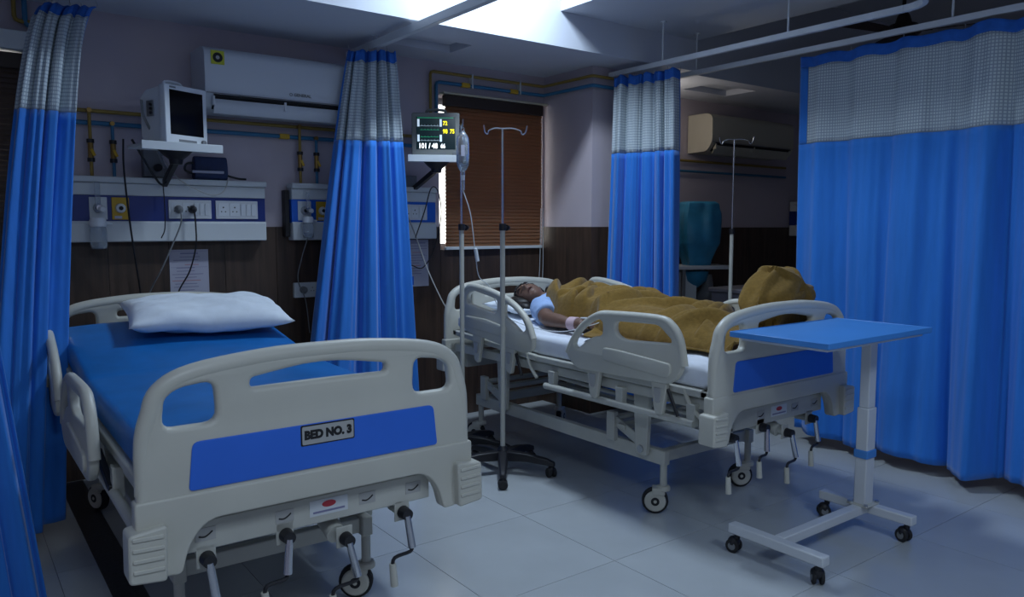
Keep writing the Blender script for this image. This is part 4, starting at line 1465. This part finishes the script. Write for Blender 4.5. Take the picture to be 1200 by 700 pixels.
yp = YW - WT - .085
for px, m, lb, pts in ((210, GREY_PL, 'grey power cord hanging from the wall panel socket', [(0, -.045, .0), (.0, -.05, -.07), (-.03, -.03, -.16), (-.10, -.02, -.32), (-.16, 0.03, -.46), (-.19, .05, -.62)]),
                       (226, BLACK, 'black power cord plugged in beside the grey plug', [(0, -.045, 0), (.003, -.05, -.08), (.003, -.04, -.2), (-.03, -.02, -.34), (-.085, .02, -.46), (-.12, .04, -.62)])):
    x = wx(px, 4.5)
    z = 1.27 + .176
    pl = cord(lb, [(x + a, yp + b, z + c) for a, b, c in pts], .0042, m)
    q = MB().lathe([(.004, 0), (.021, 0), (.023, -.012), (.019, -.034), (.010, -.046), (.003, -.047)], (x, yp + .004, z), 'y', 16)
    q.xform(Matrix.Translation(-pl.location)).build('plug', m, pl)
cord('black cable hanging from the switched-off monitor down past the panel', [(wx(150, 4.38), 4.40, 1.80), (wx(150, 4.38), 4.42, 1.66), (wx(151, 4.42), 4.42, 1.45), (wx(156, 4.43), 4.45, 1.25), (wx(163, 4.46), 4.50, 1.0), (wx(166, 4.5), 4.54, .8)], .005, BLACK, 'cable', 'monitor_cable')
cord('black looped cable behind the switched-off monitor', [(wx(160, 4.38), 4.40, 1.80), (wx(170, 4.42), 4.42, 1.72), (wx(183, 4.44), 4.44, 1.62), (wx(193, 4.45), 4.45, 1.575), (wx(203, 4.46), 4.45, 1.64)], .006, BLACK, 'cable', 'monitor_cable')
cord('thin pale sensor lead draped over the navy panel', [(wx(195, 4.35), 4.38, 1.72), (wx(210, 4.44), 4.46, 1.62), (wx(228, 4.44), 4.43, 1.56), (wx(250, 4.44), 4.43, 1.525), (wx(263, 4.45), 4.44, 1.55), (wx(270, 4.47), 4.48, 1.615)], .003, LABEL_GREY, 'cable', 'sensor_lead')
cord('grey hose bowing down from the switched-off monitor', [(wx(168, 4.3), 4.22, 1.98), (wx(170, 4.3), 4.22, 1.90), (wx(178, 4.36), 4.26, 1.82), (wx(186, 4.4), 4.34, 1.74), (wx(195, 4.42), 4.40, 1.67), (wx(206, 4.45), 4.46, 1.63)], .007, GREY_PL, 'hose', 'monitor_hose')
cord('thin lead dropping across the navy band to the wood', [(wx(191, 4.46), 4.42, 1.575), (wx(192, 4.46), 4.42, 1.45), (wx(191, 4.46), 4.42, 1.34), (wx(188, 4.46), 4.45, 1.29)], .003, BLACK, 'cable', 'sensor_lead')
cord('thin wire hanging to the socket board beside the bunched curtain', [(wx(357, 4.5), 4.46, 1.28), (wx(352, 4.5), 4.5, 1.15), (wx(349, 4.5), 4.52, 1.03), (wx(356, 4.5), 4.5, .9), (wx(360, 4.5), 4.5, .7)], .003, GREY_PL, 'cable', 'sensor_lead')
cord('black looped lead in front of the panel below the lit monitor', [(wx(483, 4.4), 4.36, 1.28), (wx(494, 4.4), 4.36, 1.45), (wx(502, 4.4), 4.36, 1.60), (wx(512, 4.4), 4.38, 1.58), (wx(517, 4.4), 4.4, 1.42), (wx(510, 4.4), 4.42, 1.2), (wx(495, 4.45), 4.45, 1.08), (wx(481, 4.45), 4.45, 1.10)], .004, BLACK, 'cable', 'sensor_lead')
cord('thin pale tube falling from the panel to the head of the occupied bed', [(wx(482, 4.4), 4.512, 1.5), (wx(490, 4.4), 4.44, 1.3), (wx(502, 4.4), 4.4, 1.05), (wx(517, 4.35), 4.3, .82), (wx(530, 4.25), 4.2, .74)], .004, LABEL_GREY, 'tube', 'suction_tube')

# gas pipes -----------------------------------------------------------
ypip = YW - .03


def pipe(label, m, dz, dx, r):
    t = thing('gas_pipe', label, 'pipe', (0.46, ypip, 1.95))
    o = Vector((0.46, ypip, 1.95))
    zl, zh = 1.952 - dz, 2.395 - dz * 1.05
    pts = [(.36 + dx, ypip, 2.468), (.36 + dx, ypip, 2.36 - dz * .3), (.49 - dx * .5, ypip, 2.36 - dz * .3), (.49 - dx * .5, ypip, zl), (2.72 + dx, ypip, zl), (2.72 + dx, ypip, zh),
           (COLX0 - .03, ypip, zh), (COLX0 - .03, COLY - .03, zh), (COLX1 - .06, COLY - .03, zh)]
    full = []
    for i, p in enumerate(pts):      # short elbow at each corner
        p = Vector(p)
        if 0 < i < len(pts) - 1:
            a, b = (Vector(pts[i - 1]) - p), (Vector(pts[i + 1]) - p)
            a = a.normalized() * .022; b = b.normalized() * .022
            full += [p + a, p + (a + b) * .29, p + b]
        else:
            full.append(p)
    MB().tube([p - o for p in full], r, 10).build('pipe_run', m, t)
    return t, zl, zh


ty, zly, zhy = pipe('yellow gas pipe running along the head wall and over the window', YELLOW_PIPE, 0, 0, .0105)
tb, zlb, zhb = pipe('blue gas pipe running just below the yellow pipe', BLUE_PIPE, .062, .045, .0125)
for x in (1.05, 1.70, 2.35):
    MB().bb(x - .03, x + .03, -.016, .016, zlb - 1.95 - .015, zlb - 1.95 + .015).xform(Matrix.Translation((-.46, 0, 0))).build('pipe_label', YELLOW, tb, bevel=.003)
for x in (3.0, 3.42):
    MB().bb(x - .035, x + .035, -.016, .016, zhb - 1.95 - .015, zhb - 1.95 + .015).xform(Matrix.Translation((-.46, 0, 0))).build('pipe_label', YELLOW, tb, bevel=.003)
    MB().bb(x + .05, x + .062, -.014, .03, zhb - 1.95 - .018, zhy - 1.95 + .018).xform(Matrix.Translation((-.46, 0, 0))).build('pipe_clamp', PANEL_WHITE, tb, bevel=.003)
for i, (px, m, zt, lb) in enumerate(((110, YELLOW_PIPE, zly, 'yellow pipe drop with brass valve nearest the left curtain'), (136, BLUE_PIPE, zlb, 'blue pipe drop with brass valve left of the switched-off monitor'),
                                     (352, YELLOW_PIPE, zly, 'yellow pipe drop with brass valve under the white air conditioner'), (371, BLUE_PIPE, zlb, 'blue pipe drop with brass valve beside the bunched curtain'))):
    x = wx(px, ypip)
    t = thing('pipe_drop', lb, 'pipe', (x, ypip - .024, 1.612), 0, 'pipe drops with valves')
    h = zt - 1.612
    MB().cyl((0, 0, 0), (0, 0, h + .012), .0085, n=10).build('pipe', m, t)
    MB().cyl((0, .024, h), (0, -.012, h), .012, n=10).build('tee', BRASS, t)
    v = MB().cyl((0, 0, .08), (0, 0, .19), .0145, n=8).build('valve', BRASS, t, bevel=.002)
    MB().cyl((0, 0, .075), (0, 0, .095), .018, n=10).cyl((0, 0, .172), (0, 0, .192), .018, n=10).build('valve_nut', BLACK, v)
    MB().beam((.0, -.018, .14), (.014, -.024, .105), .01, .014).build('valve_lever', YELLOW, v, bevel=.002)

# air conditioners ----------------------------------------------------


def air_conditioner(label, x0, x1, yw, z0, z1, m, text_=None, sticker=False, depth=.27):
    t = thing('air_conditioner', label, 'air conditioner', (x0, yw, z0), 0, 'wall air conditioners')
    w, h, d = x1 - x0, z1 - z0, depth
    prof = round_poly([(-.002, h), (-d + .05, h), (-d, h - .03), (-d - .003, h * .23), (-d + .06, .0), (-.002, -.005)], [.005, .04, .04, .05, .03, .005], 5)
    b = MB().prism(prof, 0, w, 'yz').build('body', m, t, bevel=.008)
    # outlet recess and flap
    MB().prism([(-d - .001, h * .23), (-d + .056, .004), (-d + .054, .002), (-d - .004, h * .21)], .045, w - .045, 'yz').build('outlet', INK, b)
    MB().prism(round_poly([(-d - .006, h * .15), (-d + .04, -.022), (-d + .046, -.016), (-d + .0, h * .155)], .002, 2), .05, w - .05, 'yz').build('flap', m, b, bevel=.002)
    MB().bb(.006, w - .006, -d - .0045, -d - .002, h * .24, h * .252).build('panel_seam', GREY_PL, b)
    for q in (.05, .5, .95):
        MB().bb(w * q - .006, w * q + .006, -d - .002, -d + .03, h * .06, h * .2).build('louvre_clip', m, b)
    if text_:
        text('lettering', text_, .024, GREY_PL, b, Matrix.Translation((w * .60, -d - .0042, h * .34)) @ FRONT, bold=.0008)
    if sticker:
        s = MB().bb(.035, .105, -d - .0045, -d - .002, h * .70, h * .70 + .072).build('sticker', LIME, b)
        MB().lathe([(.026, 0), (.026, -.001)], (.07, -d - .0045, h * .70 + .036), 'y', 24).build('sticker_disc', INK, s)
        MB().lathe([(.010, 0), (.010, -.001)], (.07, -d - .0056, h * .70 + .036), 'y', 16).build('sticker_face', LABEL_GREY, s)
    return t


ac1 = air_conditioner('white split air conditioner with yellow sticker above the empty bed', 1.185, 2.06, YW - .004, 1.985, 2.318, AC_BODY, 'O GENERAL', True)
ac2 = air_conditioner('cream split air conditioner in the dark far bay', 5.36, 6.55, YW - .004, 2.0, 2.325, AC_OLD)
for dz, m, lb in ((0, YELLOW_PIPE, 'yellow gas pipe under the cream air conditioner'), (-.09, BLUE_PIPE, 'blue gas pipe under the cream air conditioner')):
    o = MB().tube([(4.40, ypip, 1.93 + dz), (6.80, ypip, 1.93 + dz)], .011, 10).build('gas_pipe', m)
    tag(o, lb, 'pipe')

# monitors and their shelves -------------------------------------------


def monitor_bracket(label, x, y, z, w, d, rz):
    t = thing('monitor_shelf', label, 'shelf', (x, y, z), rz, 'wall monitor shelves')
    MB().bb(-w / 2, w / 2, -d / 2, d / 2, -.016, 0).bb(-w / 2, w / 2, -d / 2 - .004, -d / 2, -.03, .012).build('shelf_plate', PANEL_WHITE, t, bevel=.003)
    MB().lathe([(.02, -.016), (.085, -.018), (.060, -.045), (.035, -.065), (.03, -.09)], n=16).build('swivel', BLACK, t)
    R = Matrix.Rotation(-rz, 3, 'Z')
    back = R @ Vector((0, YW - y - .03, 0))
    MB().beam((0, 0, -.07), tuple(back + Vector((0, 0, -.20))), .03, .03).build('arm', BLACK, t, bevel=.004)
    MB().box(tuple(back + Vector((0, .01, -.17))), (.09, .05, .16), (0, 0, -rz)).build('wall_plate', GREY_PL, t, bevel=.004)
    return t


def monitor(label, x, y, z, w, h, d, rz, on):
    t = thing('patient_monitor', label, 'monitor', (x, y, z), rz, 'patient monitors')
    bz = BEZEL if on else ABS_WHITE
    c = MB()
    c.prism(round_poly([(-d * .32, .006), (d * .5, .03), (d * .5, h * .80), (d * .30, h * .93), (-d * .32, h * .985)], .015, 3), -w / 2 + .012, w / 2 - .012, 'yz')
    cs = c.build('casing', bz, t, bevel=.006)
    f = curve_plate('bezel', round_poly([(-w / 2, 0), (w / 2, 0), (w / 2, h), (-w / 2, h)], .014, 4), [], .045, .006, bz, t, 'xz', -d * .38)
    ys = -d * .38 - .0235
    sx0, sx1, sz0, sz1 = -w / 2 + .028, w / 2 - .026, h * .17, h - .026
    sc = MB().bb(sx0, sx1, ys, ys + .004, sz0, sz1).build('screen', SCREEN_ON if on else SCREEN_OFF, t)
    MB().bb(-w * .20, w * .22, ys - .001, ys + .002, h * .055, h * .095).build('button_strip', GREY_PL, f)
    MB().lathe([(.014, 0), (.012, -.012), (.002, -.013)], (w / 2 - .030, ys, h * .075), 'y', 16).build('dial', GREY_PL, f)
    MB().bb(-w / 2 + .03, -w / 2 + .065, ys - .001, ys + .002, h - .018, h - .010).build('name_mark', GREY_PL, f)
    MB().bb(-w / 2 + .004, -w / 2 + .012, -d * .02, d * .22, h * .48, h * .74).build('port_panel', GREY_PL, cs, bevel=.001)
    for k in range(3):
        MB().cyl((-w / 2 + .004, d * .03, h * (.53 + .07 * k)), (-w / 2 - .006, d * .03, h * (.53 + .07 * k)), .007, n=10).build('port', BLACK, cs)
    MB().tube([(-w * .2, 0, h * .97), (-w * .17, 0, h + .025), (w * .17, 0, h + .025), (w * .2, 0, h * .97)], .009, 8, 4).build('carry_handle', bz, cs)
    if on:
        e = ys - .0012
        W, Hh = sx1 - sx0, sz1 - sz0
        q = lambda a, b: (sx0 + W * a, sz0 + Hh * b)

        def bar(a0, a1, b0, b1, m, nm):
            x0, z0 = q(a0, b0); x1, z1 = q(a1, b1)
            MB().bb(x0, x1, e, e + .001, z0, z1).build(nm, m, sc, smooth=False)
        for a in (.03, .60):
            bar(a, a + .055, .70, .93, EM_PALE, 'scale_bar'); bar(a, a + .055, .24, .45, EM_PALE, 'scale_bar')
        bar(.03, .95, .965, .975, EM_GREEN, 'header_line')
        for bz_, mm in ((.72, EM_PALE), (.60, EM_GREEN), (.38, EM_GREEN), (.27, EM_PALE)):
            pts = []
            for k in range(49):
                a = .10 + .49 * k / 48
                b = bz_ + (.035 if k % 8 == 4 else (-.014 if k % 8 == 5 else 0))
                x, z = q(a, b); pts.append((x, e, z))
            MB().tube(pts, .0006, 4).build('trace', mm, sc)

        def tx(s, a, b, size, m, bold=.0012):
            x, z = q(a, b)
            text('readout', s, size, m, sc, Matrix.Translation((x, e, z)) @ FRONT @ Matrix.Scale(.8, 4, (1, 0, 0)), extrude=.0003, bold=bold)
        tx('72', .74, .80, .034, EM_YELLOW)
        tx('98', .74, .55, .036, EM_YELLOW)
        tx('75', .92, .55, .036, EM_YELLOW, .001)
        tx('101 / 48', .30, .10, .044, EM_WHITE)
        tx('66', .68, .10, .036, EM_WHITE)
    return t


m1x, m1y, m1z = .975, 4.24, 1.762
monitor_bracket('white wall shelf under the switched-off monitor', m1x + .03, m1y, m1z - .002, .40, .22, math.radians(6))
monitor('switched-off white patient monitor above the long navy panel', m1x + .03, m1y + .02, m1z, .255, .295, .20, math.radians(26), False)
m2x, m2y, m2z = 2.55, 4.22, 1.782
monitor_bracket('white wall shelf under the lit monitor', m2x, m2y, m2z - .002, .36, .22, math.radians(-28))
monitor('lit patient monitor showing yellow and white readings beside the window', m2x, m2y, m2z, .295, .27, .17, math.radians(-33), True)
jb = thing('junction_box', 'grey box with black knob on the wall behind the off monitor', 'box', (wx(181, 4.58), YW - .03, 1.62))
MB().bb(-.05, .05, -.03, .03, 0, .16).build('case', GREY_PL, jb, bevel=.005)
MB().cyl((.02, -.03, .05), (.02, -.055, .05), .02, n=14).build('knob', BLACK, jb)

# blood pressure cuff lying on the panel

cf = thing('pressure_cuff', 'rolled navy blood pressure cuff lying on top of the panel', 'cuff', (wx(248, 4.52), YW - WT - .055, 1.613))
prof = round_poly([(-.035, 0), (.035, 0), (.04, .06), (.015, .105), (-.02, .11), (-.042, .06)], .03, 5)
prof = [(a, b * 1.2) for a, b in prof]
cb_ = MB().prism(prof, -.085, .095, 'yz').build('roll', CUFF, cf, bevel=.012, seg=3)
MB().prism(round_poly([(-.0365, .034), (-.0365, .048), (-.046, .05), (-.046, .036)], .003, 2), -.10, .07, 'yz').build('pale_strip', PAPER, cf, bevel=.002)
MB().tube([(-.08, 0, .03), (-.13, -.01, .05), (-.12, -.02, .085), (-.06, -.02, .09)], .006, 8, 5).build('air_hose', BLACK, cf)
MB().tube([(.09, -.01, .03), (.12, -.02, .02), (.16, -.02, .012), (.20, -.02, .010)], .006, 8, 5).build('air_hose', BLACK, cf)

# paper notices -------------------------------------------------------


def notice(label, x0, x1, z0, z1, seed, blue=False):
    rnd = random.Random(seed)
    t = thing('paper_notice', label, 'notice', (x0, YW - WT - .002, z0), 0, 'printed notices on the wainscot')
    w, h = x1 - x0, z1 - z0
    s = MB().bb(0, w, -.0008, .0008, 0, h).build('sheet', PAPER, t, smooth=False)
    z = h - .025
    k = 0
    while z > .02:
        l = rnd.uniform(.35, .8) * w
        c = (w - l) / 2 + (rnd.uniform(-.02, .02) if k < 4 else -.02)
        c = max(.012, c)
        MB().bb(c, min(c + l, w - .012), -.0014, -.0008, z, z + (.007 if k == 0 else .0035)).build('print_line', PAPER_RED if k in (3, 8) else PAPER_INK, s, smooth=False)
        z -= .018 if k != 2 else .026; k += 1
    for a, b, c, d in ((.008, w - .008, h - .010, h - .0085), (.008, w - .008, h * .66, h * .66 + .0015)):
        MB().bb(a, b, -.0014, -.0008, c, d).build('rule_line', PAPER_INK, s, smooth=False)
    if blue:
        MB().bb(.0, w, -.0016, -.0008, 0, h * .24).build('blue_block', PAPER, s, smooth=False)
        MB().bb(.0, w * .35, -.0022, -.0016, 0.01, h * .22).build('blue_block', BLUE_BAND, s, smooth=False)
    return t


notice('printed white notice on the wood above the empty bed', 1.03, 1.24, .925, 1.222, 3)
notice('printed notice under the panel right of the bunched curtain', 2.52, 2.70, .945, 1.262, 5, True)
sb = thing('socket_board', 'white socket board low on the wood beside the bunched curtain', 'socket', (1.735, YW - WT, .915))
MB().bb(0, .20, -.03, 0, 0, .092).build('plate', WHITE_ENAMEL, sb, bevel=.004)
MB().lathe([(.022, 0), (.022, -.02), (.014, -.035), (.003, -.036)], (.055, -.03, .048), 'y', 16).build('plug', GREY_PL, sb)
for dx in (.115, .155):
    for ddx, dz in ((0, .012), (-.009, -.008), (.009, -.008)):
        MB().cyl((dx + ddx, -.03, .048 + dz), (dx + ddx, -.0312, .048 + dz), .003, n=8).build('socket_hole', INK, sb)

# ------------------------------------------------------------------ far bay
vt = thing('covered_ventilator', 'medical machine under a blue plastic dust cover on a trolley', 'machine', (5.12, 4.26, 0), math.radians(-25))
hv, hf = [], []
nu, nv = 48, 30
for j in range(nv + 1):
    for k in range(nu):
        th = 2 * PI * k / nu
        t = j / nv
        e = 9
        nrm = (abs(math.cos(th)) ** e + abs(math.sin(th)) ** e) ** (-1 / e)
        zz = 1.06 + .50 * t
        sc = (.86 + .14 * math.sin(PI * min(1, t * 1.15)) ** .5) * (1 if t < .93 else (.80 + .2 * math.sqrt(max(0.0, 1 - ((t - .93) / .07) ** 2))))
        if t < .3:
            sc *= .72 + .28 * t / .3
        d = MN.noise(Vector((math.cos(th) * 2, math.sin(th) * 2, zz * 5))) * .02
        hv.append((math.cos(th) * nrm * (.165 * sc + d), math.sin(th) * nrm * (.14 * sc + d), zz - (.03 if j == 0 else 0)))
for j in range(nv):
    for k in range(nu):
        hf.append((j * nu + k, j * nu + (k + 1) % nu, (j + 1) * nu + (k + 1) % nu, (j + 1) * nu + k))
hf += [tuple(range(nv * nu, (nv + 1) * nu)), tuple(reversed(range(nu)))]
MB().add(hv, hf).build('dust_cover', DUSTCOVER, vt)
MB().bb(-.24, .24, -.17, .17, 1.00, 1.03).build('shelf', PANEL_WHITE, vt, bevel=.004)
MB().lathe([(.02, 1.0), (.12, .98), (.10, .90), (.03, .84)], (-.02, 0, 0), n=18).build('cover_skirt', DUSTCOVER, vt)
MB().bb(-.20, -.02, -.05, .05, .16, .98).build('column', PANEL_WHITE, vt, bevel=.006)
MB().bb(-.20, -.17, -.16, -.13, .10, 1.0).bb(-.20, -.17, .13, .16, .10, 1.0).build('rear_post', GREY_PL, vt, bevel=.003)
MB().lathe([(.04, .60), (.09, .62), (.12, .70), (.09, .78), (.05, .84), (.035, .95)], (.10, 0, 0), n=18).build('compressor', GREY_PL, vt)
MB().bb(-.24, .24, -.20, .20, .07, .13).build('trolley_base', GREY_PL, vt, bevel=.008)
for sx in (-1, 1):
    for sy in (-1, 1):
        MB().cyl((sx * .2, sy * .16 - .014, .036), (sx * .2, sy * .16 + .014, .036), .036, n=16).build('wheel', RUBBER, vt, bevel=.004)
        MB().cyl((sx * .2, sy * .16, .036), (sx * .2, sy * .16, .075), .012).build('wheel_stem', STEEL, vt)
cbn = thing('bedside_cabinet', 'grey bedside cabinet seen past the occupied bed', 'cabinet', (5.09, 3.72, 0))
MB().bb(-.21, .21, -.19, .19, .08, .84).build('body', GREY_CAB, cbn, bevel=.006)
MB().bb(-.23, .23, -.21, .21, .84, .875).build('top', GREY_CAB, cbn, bevel=.008)
for z0, z1 in ((.60, .81), (.12, .58)):
    d = MB().bb(-.20, .20, -.202, -.19, z0, z1).build('drawer' if z0 > .3 else 'door', GREY_CAB, cbn, bevel=.004)
    MB().tube([(-.05, -.202, z1 - .06), (-.045, -.22, z1 - .06), (.045, -.22, z1 - .06), (.05, -.202, z1 - .06)], .005, 8).build('handle', STEEL, d)
for sx in (-1, 1):
    for sy in (-1, 1):
        MB().cyl((sx * .18, sy * .16, 0), (sx * .18, sy * .16, .08), .018).build('leg', BLACK, cbn)

fan = thing('ceiling_fan', 'dark brown ceiling fan above the far side of the right curtain', 'fan', (6.0, 3.05, 2.80))
MB().cyl((0, 0, .09), (0, 0, ZH - 2.80), .014).build('down_rod', FAN_MAT, fan)
MB().lathe([(.02, .19), (.045, .15), (.06, .10), (.062, .09)], n=20).build('lower_canopy', FAN_MAT, fan)
MB().lathe([(.02, .092), (.10, .085), (.125, .055), (.125, .02), (.09, -.01), (.03, -.02)], n=26).build('motor', FAN_MAT, fan)
MB().lathe([(.06, .445), (.055, .39), (.02, .36)], n=18).build('ceiling_canopy', FAN_MAT, fan)
for k in range(3):
    a = math.radians(-68 + 120 * k)
    R = Matrix.Rotation(a, 4, 'Z') @ Matrix.Rotation(math.radians(11), 4, 'X')
    pts = round_poly([(.16, -.045), (.62, -.075), (.64, .055), (.16, .045)], [.02, .04, .05, .02], 4)
    b = MB().prism(pts, .028, .034, 'xy').xform(R).build('blade', FAN_MAT, fan)
    MB().bb(.09, .20, -.018, .018, .022, .030).xform(R).build('blade_arm', FAN_MAT, b)
